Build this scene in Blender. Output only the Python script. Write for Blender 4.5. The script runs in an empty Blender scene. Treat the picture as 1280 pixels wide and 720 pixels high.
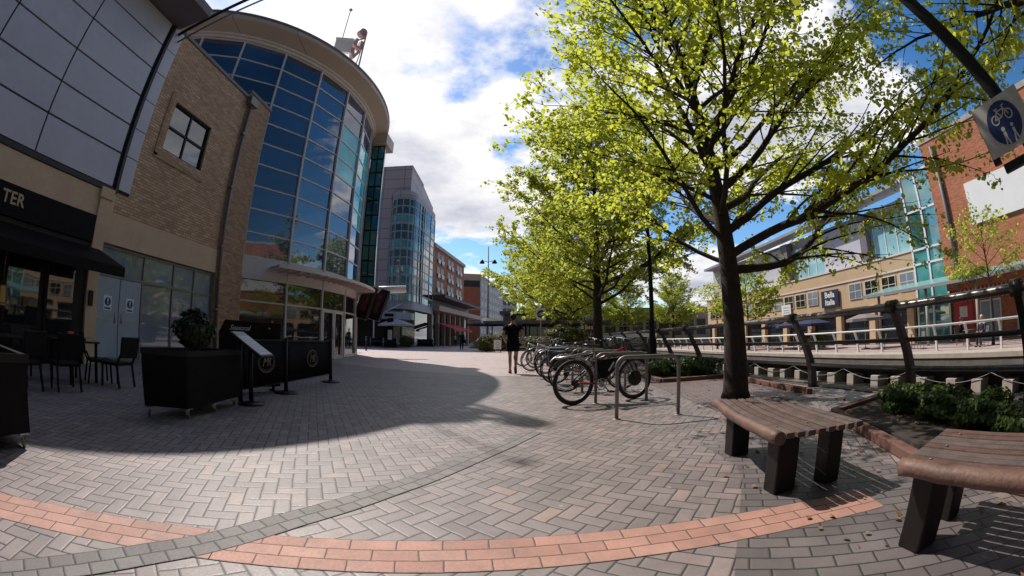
import bpy, bmesh, math, random
import numpy as np
from mathutils import Vector, Matrix
random.seed(7)
R = math.radians
sc = bpy.context.scene
COL = sc.collection
PI = math.pi

# ------------------------------------------------------------------ helpers
def setp(o, label=None, cat=None, group=None, kind=None):
    if label: o['label'] = label
    if cat: o['category'] = cat
    if group: o['group'] = group
    if kind: o['kind'] = kind
    return o

def thing(name, label, cat, loc=(0, 0, 0), rz=0, group=None):
    o = bpy.data.objects.new(name, None)
    COL.objects.link(o)
    o.location = loc
    o.rotation_euler = (0, 0, rz)
    o.empty_display_size = .1
    return setp(o, label, cat, group)

def dup(root, loc, rz, label=None):
    r = root.copy(); COL.objects.link(r)
    r.location = loc; r.rotation_euler = (0, 0, rz)
    if label: r['label'] = label
    for ch in list(root.children):
        c = ch.copy(); COL.objects.link(c); c.parent = r
        for g in list(ch.children):
            d = g.copy(); COL.objects.link(d); d.parent = c
    return r

def worldloc(p):
    v = Vector((0, 0, 0))
    while p is not None:
        v += p.location
        p = p.parent
    return v

class MB:
    def __init__(s):
        s.v = []; s.f = []; s.sm = []; s.mi = []; s.uv = {}
        s.cur = 0
    def add(s, verts, faces, smooth=False):
        b = len(s.v)
        s.v += [tuple(p) for p in verts]
        for f in faces:
            s.f.append(tuple(b + i for i in f)); s.sm.append(smooth); s.mi.append(s.cur)
        return s
    def box(s, x0, x1, y0, y1, z0, z1, M=None):
        v = [(x0,y0,z0),(x1,y0,z0),(x1,y1,z0),(x0,y1,z0),(x0,y0,z1),(x1,y0,z1),(x1,y1,z1),(x0,y1,z1)]
        if M is not None: v = [M @ Vector(p) for p in v]
        return s.add(v, [(0,3,2,1),(4,5,6,7),(0,1,5,4),(1,2,6,5),(2,3,7,6),(3,0,4,7)])
    def bar(s, a, b, w, h=None, up=(0,0,1)):
        """box section from a to b"""
        h = h or w
        a = Vector(a); b = Vector(b); d = (b - a).normalized(); u = Vector(up)
        if abs(d.dot(u)) > .98: u = Vector((0,1,0))
        r = d.cross(u).normalized(); u = r.cross(d).normalized()
        v = []
        for p in (a, b):
            for i, j in ((-1,-1),(1,-1),(1,1),(-1,1)):
                v.append(p + r*(i*w/2) + u*(j*h/2))
        return s.add(v, [(0,3,2,1),(4,5,6,7),(0,1,5,4),(1,2,6,5),(2,3,7,6),(3,0,4,7)])
    def tube(s, path, r, n=8, cap=True, smooth=True):
        path = [Vector(p) for p in path]
        if len(path) < 2: return s
        rs = r if isinstance(r, (list, tuple)) else [r]*len(path)
        t0 = (path[1]-path[0]).normalized()
        u = Vector((0,0,1)) if abs(t0.z) < .9 else Vector((1,0,0))
        u = (u - t0*u.dot(t0)).normalized()
        vs = []
        for i, p in enumerate(path):
            t = (path[min(i+1,len(path)-1)] - path[max(i-1,0)])
            t = t.normalized() if t.length > 1e-9 else t0
            u = u - t*u.dot(t)
            u = u.normalized() if u.length > 1e-6 else t.orthogonal().normalized()
            w = t.cross(u)
            for k in range(n):
                a = 2*PI*k/n
                vs.append(p + (u*math.cos(a) + w*math.sin(a))*rs[i])
        fs = []
        for i in range(len(path)-1):
            for k in range(n):
                a = i*n+k; b = i*n+(k+1)%n
                fs.append((a, b, b+n, a+n))
        s.add(vs, fs, smooth)
        if cap:
            b = len(s.v) - len(vs)
            s.f.append(tuple(b+k for k in reversed(range(n)))); s.sm.append(False); s.mi.append(s.cur)
            e = b + (len(path)-1)*n
            s.f.append(tuple(e+k for k in range(n))); s.sm.append(False); s.mi.append(s.cur)
        return s
    def ring(s, c, axis, R_, r, n=28, m=8, a0=0, a1=2*PI):
        """torus / torus arc"""
        c = Vector(c); ax = Vector(axis).normalized(); u = ax.orthogonal().normalized()
        if abs(ax.z) < .5: u = Vector((0,0,1)) - ax*ax.z; u.normalize()
        w = ax.cross(u)
        full = abs(a1-a0-2*PI) < 1e-6
        cnt = n if full else n+1
        vs = []
        for i in range(cnt):
            a = a0 + (a1-a0)*i/n
            d = u*math.cos(a)+w*math.sin(a)
            for k in range(m):
                b = 2*PI*k/m
                vs.append(c + d*(R_ + r*math.cos(b)) + ax*(r*math.sin(b)))
        fs = []
        for i in range(n):
            for k in range(m):
                p = i*m+k; q = i*m+(k+1)%m
                p2 = ((i+1)%cnt)*m+k; q2 = ((i+1)%cnt)*m+(k+1)%m
                fs.append((p,p2,q2,q))
        return s.add(vs, fs, True)
    def disc(s, c, axis, r, h, n=20):
        c = Vector(c); ax = Vector(axis).normalized()
        return s.tube([c - ax*h/2, c + ax*h/2], r, n, True, True)
    def lathe(s, c, prof, n=20, smooth=True):
        c = Vector(c); vs = []
        for (r, z) in prof:
            for k in range(n):
                a = 2*PI*k/n
                vs.append(c + Vector((r*math.cos(a), r*math.sin(a), z)))
        fs = []
        for i in range(len(prof)-1):
            for k in range(n):
                a = i*n+k; b = i*n+(k+1)%n
                fs.append((a,b,b+n,a+n))
        fs.append(tuple(reversed(range(n))))
        fs.append(tuple((len(prof)-1)*n+k for k in range(n)))
        return s.add(vs, fs, smooth)
    def prism(s, poly, z0, z1):
        n = len(poly)
        v = [(x,y,z0) for x,y in poly] + [(x,y,z1) for x,y in poly]
        f = [tuple(reversed(range(n))), tuple(range(n,2*n))]
        for i in range(n):
            j = (i+1)%n
            f.append((i,j,j+n,i+n))
        return s.add(v, f)
    def prism_axis(s, poly, o, ux, uy, d):
        """extrude a 2-D polygon (in plane o+ux*a+uy*b) along d"""
        o=Vector(o);ux=Vector(ux);uy=Vector(uy);d=Vector(d)
        n=len(poly)
        v=[o+ux*a+uy*b for a,b in poly]+[o+ux*a+uy*b+d for a,b in poly]
        f=[tuple(reversed(range(n))),tuple(range(n,2*n))]
        for i in range(n):
            j=(i+1)%n; f.append((i,j,j+n,i+n))
        return s.add(v,f)
    def ball(s, c, rx, ry=None, rz=None, n=14, m=9, M=None):
        ry = ry or rx; rz = rz or rx
        vs=[]; c=Vector(c)
        for i in range(m+1):
            t=PI*i/m
            for k in range(n):
                a=2*PI*k/n
                p=Vector((rx*math.sin(t)*math.cos(a), ry*math.sin(t)*math.sin(a), rz*math.cos(t)))
                if M is not None: p = M @ p
                vs.append(c+p)
        fs=[]
        for i in range(m):
            for k in range(n):
                a=i*n+k;b=i*n+(k+1)%n
                fs.append((a,a+n,b+n,b))
        return s.add(vs,fs,True)
    def quad(s, a, b, c, d): return s.add([a,b,c,d],[(0,1,2,3)])
    def build(s, name, mat=None, parent=None, world=True, bevel=0, uvs=None, seg=2):
        me = bpy.data.meshes.new(name)
        v = s.v
        if parent is not None and world:
            w = worldloc(parent)
            v = [(p[0]-w.x, p[1]-w.y, p[2]-w.z) for p in v]
        me.from_pydata(v, [], s.f)
        me.polygons.foreach_set('use_smooth', s.sm)
        mats = mat if isinstance(mat, (list, tuple)) else [mat]
        for m in mats:
            if m is not None: me.materials.append(m)
        if len(mats) > 1: me.polygons.foreach_set('material_index', s.mi)
        if uvs is not None:
            l = me.uv_layers.new(name='UVMap')
            flat = []
            for poly in me.polygons:
                for vi in poly.vertices: flat += list(uvs[vi])
            l.data.foreach_set('uv', flat)
        me.validate(); me.update()
        o = bpy.data.objects.new(name, me)
        COL.objects.link(o)
        if parent is not None: o.parent = parent
        if bevel:
            b = o.modifiers.new('Bevel', 'BEVEL'); b.width = bevel; b.segments = seg; b.limit_method = 'ANGLE'; b.angle_limit = R(40)
        return o

def solo(o, label, cat, group=None): return setp(o, label, cat, group)

# ------------------------------------------------------------------ materials
class NT:
    def __init__(s, mat):
        s.nt = mat.node_tree; s.n = s.nt.nodes; s.l = s.nt.links
    def node(s, t, **k):
        n = s.n.new(t)
        for a, b in k.items(): setattr(n, a, b)
        return n
    def link(s, a, b): s.l.new(a, b)
    def val(s, sock, v):
        if hasattr(v, 'node'): s.link(v, sock)
        else: sock.default_value = v
    def m(s, op, a, b=0.0, c=None):
        n = s.node('ShaderNodeMath', operation=op)
        s.val(n.inputs[0], a); s.val(n.inputs[1], b)
        if c is not None: s.val(n.inputs[2], c)
        return n.outputs[0]
    def mix(s, f, a, b, blend='MIX'):
        n = s.node('ShaderNodeMix', data_type='RGBA', blend_type=blend)
        s.val(n.inputs[0], f); s.val(n.inputs[6], a); s.val(n.inputs[7], b)
        return n.outputs[2]
    def noise(s, vec, scale, detail=4, rough=.55, dim='3D'):
        n = s.node('ShaderNodeTexNoise', noise_dimensions=dim)
        if vec is not None: s.link(vec, n.inputs['Vector'])
        n.inputs['Scale'].default_value = scale; n.inputs['Detail'].default_value = detail; n.inputs['Roughness'].default_value = rough
        return n.outputs['Fac']
    def ramp(s, fac, stops):
        n = s.node('ShaderNodeValToRGB')
        e = n.color_ramp.elements
        while len(e) < len(stops): e.new(.5)
        for x, (p, c) in zip(e, stops):
            x.position = p; x.color = c if len(c) == 4 else (*c, 1)
        s.link(fac, n.inputs[0])
        return n.outputs[0]
    def rng(s, v, a, b, c, d):
        n = s.node('ShaderNodeMapRange'); s.val(n.inputs[0], v)
        for i, x in enumerate((a,b,c,d)): n.inputs[i+1].default_value = x
        return n.outputs[0]
    def bump(s, h, strength=.5, dist=.01):
        n = s.node('ShaderNodeBump'); s.link(h, n.inputs['Height'])
        n.inputs['Strength'].default_value = strength; n.inputs['Distance'].default_value = dist
        return n.outputs[0]

def newmat(name):
    m = bpy.data.materials.new(name); m.use_nodes = True
    t = NT(m); return m, t, m.node_tree.nodes['Principled BSDF']

def c4(c, k=1.0): return (c[0]*k, c[1]*k, c[2]*k, 1)

def mat(name, col, rough=.6, metal=0., var=.25, scale=3., bump=.0, bscale=40., dirt=0., spec=.5, coord='Object'):
    m, t, b = newmat(name)
    tc = t.node('ShaderNodeTexCoord')
    n1 = t.noise(tc.outputs[coord], scale, 5)
    n2 = t.noise(tc.outputs[coord], scale*9, 3)
    f = t.m('ADD', t.m('MULTIPLY', n1, .65), t.m('MULTIPLY', n2, .35))
    c = t.mix(t.rng(f, .3, .7, 0, 1), c4(col, 1-var), c4(col, 1+var))
    if dirt:
        d = t.noise(tc.outputs[coord], scale*2.3, 6, .7)
        c = t.mix(t.rng(d, .45, .8, 0, dirt), c, (.05,.042,.035,1))
    t.link(c, b.inputs['Base Color'])
    rr = t.rng(n2, .3, .7, max(0, rough-.08), min(1, rough+.08))
    t.link(rr, b.inputs['Roughness'])
    b.inputs['Metallic'].default_value = metal
    b.inputs['Specular IOR Level'].default_value = spec
    if bump:
        t.link(t.bump(t.noise(tc.outputs[coord], bscale, 4), bump, .01), b.inputs['Normal'])
    return m

def glassmat(name, col, rough=.03, spec=1.0, ior=1.9, var=.5, wav=.02, metal=0.0):
    """dark reflective glazing; real pane waviness from a soft bump"""
    m, t, b = newmat(name)
    tc = t.node('ShaderNodeTexCoord')
    n = t.noise(tc.outputs['Object'], .35, 3)
    t.link(t.mix(t.rng(n,.3,.7,0,1), c4(col,1-var), c4(col,1+var)), b.inputs['Base Color'])
    b.inputs['Roughness'].default_value = rough; b.inputs['IOR'].default_value = ior
    b.inputs['Specular IOR Level'].default_value = spec; b.inputs['Metallic'].default_value = metal
    t.link(t.bump(t.noise(tc.outputs['Object'], .9, 2), wav, .15), b.inputs['Normal'])
    return m

def herring(t, u, v):
    i = t.m('FLOOR', u); j = t.m('FLOOR', v)
    fu = t.m('SUBTRACT', u, i); fv = t.m('SUBTRACT', v, j)
    k = t.m('FLOORED_MODULO', t.m('SUBTRACT', i, j), 4.0)
    H = t.m('LESS_THAN', k, 1.5)
    k1 = t.m('COMPARE', k, 1.0, .4); k2 = t.m('COMPARE', k, 2.0, .4)
    lu = t.m('ADD', fu, k1); lv = t.m('ADD', fv, k2)
    Lu = t.m('ADD', 1.0, H); Lv = t.m('SUBTRACT', 2.0, H)
    d = t.m('MINIMUM', t.m('MINIMUM', lu, t.m('SUBTRACT', Lu, lu)), t.m('MINIMUM', lv, t.m('SUBTRACT', Lv, lv)))
    bi = t.m('SUBTRACT', i, k1); bj = t.m('SUBTRACT', j, k2)
    return d, bi, bj

def courses(t, u, v, L, W):
    """running bond: rows of width W, bricks L long"""
    v = t.m('DIVIDE', v, W); j = t.m('FLOOR', v); fv = t.m('SUBTRACT', v, j)
    u2 = t.m('ADD', t.m('DIVIDE', u, L), t.m('MULTIPLY', t.m('FLOORED_MODULO', j, 2.0), .5))
    i = t.m('FLOOR', u2); fu = t.m('SUBTRACT', u2, i)
    du = t.m('MULTIPLY', t.m('MINIMUM', fu, t.m('SUBTRACT', 1.0, fu)), L)
    dv = t.m('MULTIPLY', t.m('MINIMUM', fv, t.m('SUBTRACT', 1.0, fv)), W)
    return t.m('MINIMUM', du, dv), i, j

def white(t, bi, bj, w=0.0):
    c = t.node('ShaderNodeCombineXYZ'); t.val(c.inputs[0], bi); t.val(c.inputs[1], bj); c.inputs[2].default_value = w
    n = t.node('ShaderNodeTexWhiteNoise', noise_dimensions='3D'); t.link(c.outputs[0], n.inputs['Vector'])
    return n.outputs['Value']

def paver(name, stops, rot=0., brick=.1, mode='herring', mortar=(.014,.012,.011), L=.2, W=.1, uv=False, gap=.05, rough=.54, stain=.5):
    m, t, b = newmat(name)
    tc = t.node('ShaderNodeTexCoord')
    if uv: vec = tc.outputs['UV']
    else:
        g = t.node('ShaderNodeNewGeometry'); vec = g.outputs['Position']
    mp = t.node('ShaderNodeMapping'); mp.inputs['Rotation'].default_value = (0,0,rot); mp.inputs['Location'].default_value=(-.005,-.005,0); t.link(vec, mp.inputs['Vector'])
    # tiny wobble so the joints are not ruler-straight
    nz = t.node('ShaderNodeTexNoise'); nz.inputs['Scale'].default_value = 9.; t.link(mp.outputs[0], nz.inputs['Vector'])
    ad = t.node('ShaderNodeVectorMath', operation='MULTIPLY_ADD'); t.link(nz.outputs['Color'], ad.inputs[0])
    ad.inputs[1].default_value = (.010,.010,0); t.link(mp.outputs[0], ad.inputs[2])
    s = t.node('ShaderNodeSeparateXYZ'); t.link(ad.outputs[0], s.inputs[0])
    if mode == 'herring':
        d, bi, bj = herring(t, t.m('DIVIDE', s.outputs[0], brick), t.m('DIVIDE', s.outputs[1], brick))
        d = t.m('MULTIPLY', d, brick)
    else:
        d, bi, bj = courses(t, s.outputs[0], s.outputs[1], L, W)
    w = white(t, bi, bj)
    col = t.ramp(w, stops)
    big = t.noise(vec, .35, 5, .6); fine = t.noise(vec, 60, 4, .7); mid = t.noise(vec, 5., 5, .65)
    col = t.mix(t.rng(mid, .35, .75, 0, stain), col, (.075,.062,.06,1))
    col = t.mix(t.rng(big, .4, .7, 0, .28), col, (.33,.27,.26,1))
    col = t.mix(t.rng(fine, .35, .7, 0, .4), col, t.mix(.5, col, (.10,.085,.08,1)))
    grime = t.noise(vec, 1.15, 6, .72)
    col = t.mix(t.rng(grime, .52, .72, 0, .45), col, (.06,.05,.046,1))
    # small pale specks: trodden gum and lichen
    vo = t.node('ShaderNodeTexVoronoi'); vo.inputs['Scale'].default_value = 2.6; t.link(vec, vo.inputs['Vector'])
    gum = t.m('LESS_THAN', vo.outputs['Distance'], .045)
    col = t.mix(t.m('MULTIPLY', gum, .45), col, (.5,.46,.44,1))
    e = t.rng(d, gap*.03, gap*.16, 0, 1)
    jn = t.noise(vec, 22, 3)
    mcol = t.mix(t.rng(jn,.5,.7,0,.6), (*mortar,1), (.035,.032,.024,1))
    col = t.mix(e, mcol, col)
    t.link(col, b.inputs['Base Color'])
    t.link(t.rng(fine, .3, .7, rough-.08, rough+.10), b.inputs['Roughness']); b.inputs['Specular IOR Level'].default_value=.75
    hgt = t.m('ADD', t.m('ADD', t.m('MULTIPLY', t.rng(d, 0, gap*.25, 0, 1), 1.0), t.m('MULTIPLY', fine, .22)), t.m('MULTIPLY', w, .35))
    t.link(t.bump(hgt, .42, .005), b.inputs['Normal'])
    return m

def brickmat(name, cols, mortar, plane='yz', L=.225, W=.075, rot=0):
    """wall brick; horizontal coordinate is y for walls facing x, x otherwise"""
    m, t, b = newmat(name)
    g = t.node('ShaderNodeNewGeometry'); s = t.node('ShaderNodeSeparateXYZ'); t.link(g.outputs['Position'], s.inputs[0])
    nn = t.node('ShaderNodeSeparateXYZ'); t.link(g.outputs['Normal'], nn.inputs[0])
    ax = t.m('GREATER_THAN', t.m('ABSOLUTE', nn.outputs[0]), .7)
    u = t.m('ADD', t.m('MULTIPLY', ax, s.outputs[1]), t.m('MULTIPLY', t.m('SUBTRACT', 1.0, ax), s.outputs[0]))
    d, bi, bj = courses(t, u, s.outputs[2], L, W)
    col = t.ramp(white(t, bi, bj), cols)
    ns = t.noise(g.outputs['Position'], .8, 5); nf = t.noise(g.outputs['Position'], 30, 3)
    col = t.mix(t.rng(ns, .4, .75, 0, .30), col, c4(cols[0][1], .6))
    col = t.mix(t.rng(nf, .4, .7, 0, .3), col, c4(cols[-1][1], .8))
    e = t.rng(d, .004, .013, 0, 1)
    t.link(t.mix(e, (*mortar,1), col), b.inputs['Base Color'])
    b.inputs['Roughness'].default_value = .85
    t.link(t.bump(t.m('ADD', e, t.m('MULTIPLY', nf, .4)), .5, .006), b.inputs['Normal'])
    return m

def panelmat(name, col, W=1.2, H=.7, line=(.05,.05,.06), rough=.45, metal=.0, var=.12, seam=.012):
    """flat cladding panels with dark open joints"""
    m, t, b = newmat(name)
    g = t.node('ShaderNodeNewGeometry'); s = t.node('ShaderNodeSeparateXYZ'); t.link(g.outputs['Position'], s.inputs[0])
    nn = t.node('ShaderNodeSeparateXYZ'); t.link(g.outputs['Normal'], nn.inputs[0])
    ax = t.m('GREATER_THAN', t.m('ABSOLUTE', nn.outputs[0]), .7)
    u = t.m('ADD', t.m('MULTIPLY', ax, s.outputs[1]), t.m('MULTIPLY', t.m('SUBTRACT', 1.0, ax), s.outputs[0]))
    uu = t.m('DIVIDE', u, W); vv = t.m('DIVIDE', s.outputs[2], H)
    i = t.m('FLOOR', uu); j = t.m('FLOOR', vv)
    fu = t.m('SUBTRACT', uu, i); fv = t.m('SUBTRACT', vv, j)
    du = t.m('MULTIPLY', t.m('MINIMUM', fu, t.m('SUBTRACT', 1.0, fu)), W)
    dv = t.m('MULTIPLY', t.m('MINIMUM', fv, t.m('SUBTRACT', 1.0, fv)), H)
    d = t.m('MINIMUM', du, dv)
    w = white(t, i, j)
    ns = t.noise(g.outputs['Position'], .6, 5)
    c = t.mix(w, c4(col, 1-var), c4(col, 1+var))
    c = t.mix(t.rng(ns, .35, .75, 0, .3), c, c4(col, .7))
    e = t.rng(d, seam*.6, seam, 0, 1)
    t.link(t.mix(e, (*line,1), c), b.inputs['Base Color'])
    b.inputs['Roughness'].default_value = rough; b.inputs['Metallic'].default_value = metal
    t.link(t.bump(e, .4, .02), b.inputs['Normal'])
    return m

def leafmat(name, a, bcol, trans=.55):
    m, t, b = newmat(name)
    oi = t.node('ShaderNodeNewGeometry')
    n = t.noise(oi.outputs['Position'], 1.7, 3)
    w = oi.outputs['Random Per Island']
    f = t.m('ADD', t.m('MULTIPLY', n, .5), t.m('MULTIPLY', w, .5))
    col = t.mix(t.rng(f, .25, .75, 0, 1), (*a,1), (*bcol,1))
    out = t.n['Material Output']
    tr = t.node('ShaderNodeBsdfTranslucent')
    tcol = t.mix(.6, col, (min(.95,bcol[0]*2.3), min(.95,bcol[1]*2.2), bcol[2]*1.2, 1))
    t.link(tcol, tr.inputs[0])
    t.link(col, b.inputs['Base Color']); b.inputs['Roughness'].default_value = .5; b.inputs['Specular IOR Level'].default_value = .35
    mx = t.node('ShaderNodeMixShader'); mx.inputs[0].default_value = trans
    t.link(b.outputs[0], mx.inputs[1]); t.link(tr.outputs[0], mx.inputs[2]); t.link(mx.outputs[0], out.inputs[0])
    return m

M = {}
M['pave45'] = paver('herringbone paving', [(0,(.175,.135,.13)),(.3,(.215,.168,.163)),(.7,(.26,.205,.198)),(.93,(.295,.225,.21)),(1,(.37,.24,.20))], rot=R(38))
M['pave0'] = paver('herringbone paving straight', [(0,(.20,.158,.154)),(.3,(.24,.193,.188)),(.7,(.285,.23,.225)),(.93,(.32,.25,.235)),(1,(.36,.25,.21))], rot=R(-28))
M['pave_far'] = paver('pink plaza paving', [(0,(.46,.335,.32)),(.5,(.52,.385,.37)),(1,(.56,.43,.41))], rot=R(5), stain=.15)
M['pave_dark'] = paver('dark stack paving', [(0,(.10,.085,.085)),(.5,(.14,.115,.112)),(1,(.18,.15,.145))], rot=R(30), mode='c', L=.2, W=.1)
M['pave_pink'] = paver('pink brick course', [(0,(.42,.185,.13)),(.5,(.50,.235,.168)),(1,(.55,.28,.205))], mode='c', uv=True, L=.215, W=.1, rough=.7, stain=.45, mortar=(.05,.03,.024), gap=.035)
M['pave_grey'] = paver('grey block course', [(0,(.12,.105,.10)),(.5,(.16,.14,.133)),(1,(.20,.178,.168))], mode='c', uv=True, L=.13, W=.1, rough=.7, stain=.2)
M['far_pave'] = mat('far pavement', (.38,.29,.27), .8, var=.2, scale=.5, dirt=.2)
M['stone'] = mat('pale concrete', (.42,.38,.34), .85, var=.2, scale=1.2, bump=.3, dirt=.35)
M['stone_dk'] = mat('stained shaded quay beam', (.15,.125,.105), .9, var=.3, scale=1.5, bump=.3, dirt=.5)  # base darkened for the beam's shade below the coping, dirt on top
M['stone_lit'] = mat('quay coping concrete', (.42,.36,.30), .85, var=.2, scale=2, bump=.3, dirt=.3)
M['soil'] = mat('dark mulch', (.045,.032,.026), .95, var=.5, scale=14, bump=1., bscale=60)
M['redbrick_edge'] = mat('red brick edging', (.15,.07,.055), .85, var=.3, scale=8, bump=.4)
M['buff'] = brickmat('buff brick', [(0,(.44,.25,.14)),(.4,(.56,.34,.195)),(.8,(.64,.41,.245)),(1,(.68,.47,.30))], (.24,.17,.13))
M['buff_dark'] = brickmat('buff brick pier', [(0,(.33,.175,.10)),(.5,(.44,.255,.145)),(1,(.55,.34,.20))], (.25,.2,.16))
M['red'] = brickmat('orange red brick', [(0,(.36,.10,.042)),(.5,(.47,.145,.06)),(1,(.56,.20,.095))], (.30,.17,.12))
M['red_far'] = brickmat('red brick', [(0,(.36,.115,.058)),(.5,(.48,.16,.08)),(1,(.56,.21,.12))], (.26,.16,.12))
M['clad'] = mat('grey cladding panel', (.50,.485,.56), .45, 0, var=.10, scale=.5, spec=.45, dirt=.10)
M['clad_dark'] = mat('cladding joint', (.03,.03,.038), .6, 0, var=.1)
M['clad_pale'] = mat('pale grey edge panel', (.52,.50,.57), .5, 0, var=.08, scale=.8)
M['soffit'] = mat('dark soffit', (.17,.15,.165), .6, var=.1, scale=1)
M['beige'] = mat('beige render', (.60,.43,.29), .85, var=.12, scale=1.2, dirt=.12)
M['beige_sun'] = mat('buff stone band', (.56,.39,.24), .85, var=.10, scale=.9, dirt=.1)
M['cream'] = mat('cream metal trim', (.70,.61,.56), .5, var=.08, scale=1.)
M['eave'] = panelmat('beige eave', (.60,.49,.41), W=2.2, H=30, line=(.25,.2,.17), rough=.6, seam=.02)
M['white_band'] = mat('white spandrel', (.70,.64,.63), .5, var=.08, scale=.8, dirt=.08)
M['mull'] = mat('pale mullion', (.66,.62,.63), .45, .0, var=.08)
M['white'] = mat('white painted steel', (.78,.76,.75), .45, var=.06, scale=4)
M['white_sheet'] = mat('white panel', (.80,.79,.79), .5, var=.05, scale=1)
M['glass_a'] = glassmat('navy glazing', (.012,.026,.065))
M['glass_b'] = glassmat('blue black glazing', (.020,.055,.14))
M['glass_c'] = glassmat('teal lit glazing', (.10,.60,.72), var=.55, ior=1.45, spec=.5)  # teal base colour stands for bright daylight seen through the drum
M['glass_d'] = glassmat('dark shop glazing', (.014,.016,.020), ior=1.6, var=.6)
M['glass_grey'] = glassmat('grey shop glazing', (.21,.25,.31), ior=1.6, var=.3)
M['glass_teal'] = glassmat('teal glazing', (.05,.24,.25), var=.8)
M['glass_pale'] = glassmat('pale blue glazing', (.30,.55,.62), var=.3, ior=1.7)
M['glass_green'] = glassmat('grey green glazing', (.02,.04,.042), var=.5, ior=1.7)
M['canopy_glass'] = mat('green canopy glass', (.20,.38,.36), .25, var=.15)
M['black'] = mat('black painted board', (.008,.007,.008), .6, var=.3, scale=6, spec=.12)
M['black_m'] = mat('black metal', (.012,.012,.013), .5, .1, var=.3, scale=8, spec=.3)
M['wicker'] = mat('dark rattan', (.009,.007,.008), .6, spec=.2, var=.4, scale=30, bump=.5, bscale=120)
M['dark_wood'] = mat('dark timber frontage', (.014,.009,.009), .5, var=.4, scale=5, spec=.3)
M['steel'] = mat('brushed steel', (.42,.41,.41), .34, .85, var=.15, scale=12)
M['galv'] = mat('dull galvanised steel', (.21,.195,.19), .5, .45, var=.2, scale=14, dirt=.15)
M['rail'] = mat('dark railing paint', (.052,.044,.042), .42, .2, var=.3, scale=9, dirt=.1)
M['handrail'] = mat('worn steel handrail', (.22,.20,.195), .33, .6, var=.45, scale=5)
M['bark'] = mat('dark bark', (.035,.024,.020), .92, var=.5, scale=7, bump=1., bscale=35)
M['bark2'] = mat('grey brown bark', (.05,.037,.03), .92, var=.4, scale=7, bump=.8, bscale=30)
M['leaf'] = leafmat('spring leaves', (.17,.22,.035), (.38,.42,.075), .68)
M['leaf2'] = leafmat('spring leaves further', (.15,.19,.035), (.34,.38,.075), .62)
M['leaf_dark'] = leafmat('evergreen leaves', (.012,.022,.008), (.035,.055,.016), .2)
M['leaf_hedge'] = leafmat('box hedge leaves', (.035,.065,.014), (.075,.12,.022), .3)
M['leaf_olive'] = leafmat('olive shrub leaves', (.06,.075,.022), (.13,.13,.04), .35)
M['gold'] = mat('gold letters', (.46,.32,.22), .45, .2, var=.1)
M['tan_logo'] = mat('tan printed emblem', (.20,.145,.13), .7, var=.15)
M['sign_shaded'] = mat('shaded sign white', (.42,.41,.39), .6, var=.12, dirt=.2)  # white darkened so the sign face looks shaded, with some grime
M['paper'] = mat('white paper', (.62,.62,.66), .6, var=.04)
M['paper_g'] = mat('grey print', (.36,.36,.40), .6, var=.2, scale=50)
M['sign_blue'] = mat('sign blue', (.012,.045,.22), .45, var=.08)
M['sign_blue2'] = mat('sign blue dark', (.012,.03,.11), .45, var=.08)  # blue darkened so the cycle sign's face looks shaded
M['navy'] = mat('navy sign board', (.018,.022,.06), .5, var=.1)
M['sign_white'] = mat('sign white', (.74,.73,.72), .5, var=.06)
M['maroon'] = mat('maroon poster', (.075,.022,.025), .5, var=.4, scale=3)
M['poster_pic'] = mat('faded poster picture', (.20,.10,.095), .5, var=.6, scale=5)
M['pinkletter'] = mat('faded pink sign', (.55,.36,.34), .5, var=.15, scale=3)
M['brass'] = mat('brass', (.45,.28,.10), .35, .8, var=.2)
M['wood'] = mat('weathered slat timber', (.10,.052,.040), .75, var=.45, scale=9, bump=.5, bscale=25)
M['wood2'] = mat('greyed slat timber', (.105,.075,.065), .8, var=.45, scale=9, bump=.5, bscale=25)
M['wood_edge'] = mat('worn rounded timber edge', (.15,.082,.060), .6, var=.4, scale=7, bump=.5, bscale=25)
M['skin'] = mat('skin', (.42,.24,.17), .55, var=.08, scale=6)
M['hair_d'] = mat('dark hair', (.014,.010,.008), .6, var=.3, scale=60, bump=.6, bscale=120)
M['hair_w'] = mat('white hair', (.62,.58,.53), .7, var=.1, scale=60)
M['cloth_black'] = mat('black sports cloth', (.008,.008,.012), .85, spec=.1, var=.3, scale=10, bump=.3, bscale=14)
M['cloth_dark'] = mat('charcoal cloth', (.022,.021,.026), .85, var=.3, scale=8)
M['cloth_white'] = mat('white shirt cloth', (.66,.66,.70), .8, var=.06, scale=8)
M['cloth_navy'] = mat('navy cloth', (.018,.022,.045), .85, var=.3, scale=8)
M['shoe'] = mat('dark trainer', (.02,.018,.018), .6, var=.3)
M['tyre'] = mat('black tyre rubber', (.014,.013,.013), .75, var=.3, scale=20)
M['bred'] = mat('red bicycle paint', (.32,.022,.024), .3, .1, var=.1, spec=.6)
M['bblack'] = mat('black bicycle paint', (.014,.014,.016), .35, .1, var=.2)
M['bsilver'] = mat('silver bicycle paint', (.42,.42,.43), .32, .6, var=.1)
M['bblue'] = mat('blue bicycle paint', (.03,.06,.16), .35, .1, var=.1)
M['bgreen'] = mat('dark green bicycle paint', (.02,.06,.04), .35, .1, var=.1)
M['bwhite'] = mat('white bicycle paint', (.6,.6,.6), .35, .1, var=.1)
M['bagblack'] = mat('black bag nylon', (.010,.010,.012), .7, spec=.15, var=.3, bump=.3, bscale=20)
M['baggrey'] = mat('grey bag cover', (.075,.08,.09), .75, spec=.2, var=.3, bump=.4, bscale=14)
M['castor_grey'] = mat('grey castor', (.16,.15,.15), .45, .4, var=.2)
M['umb_pale'] = mat('pale canvas', (.50,.46,.46), .8, var=.08)
M['umb_navy'] = mat('navy canvas', (.02,.025,.07), .8, var=.2)
M['umb_taupe'] = mat('taupe canvas', (.22,.19,.18), .8, var=.1)
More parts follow.
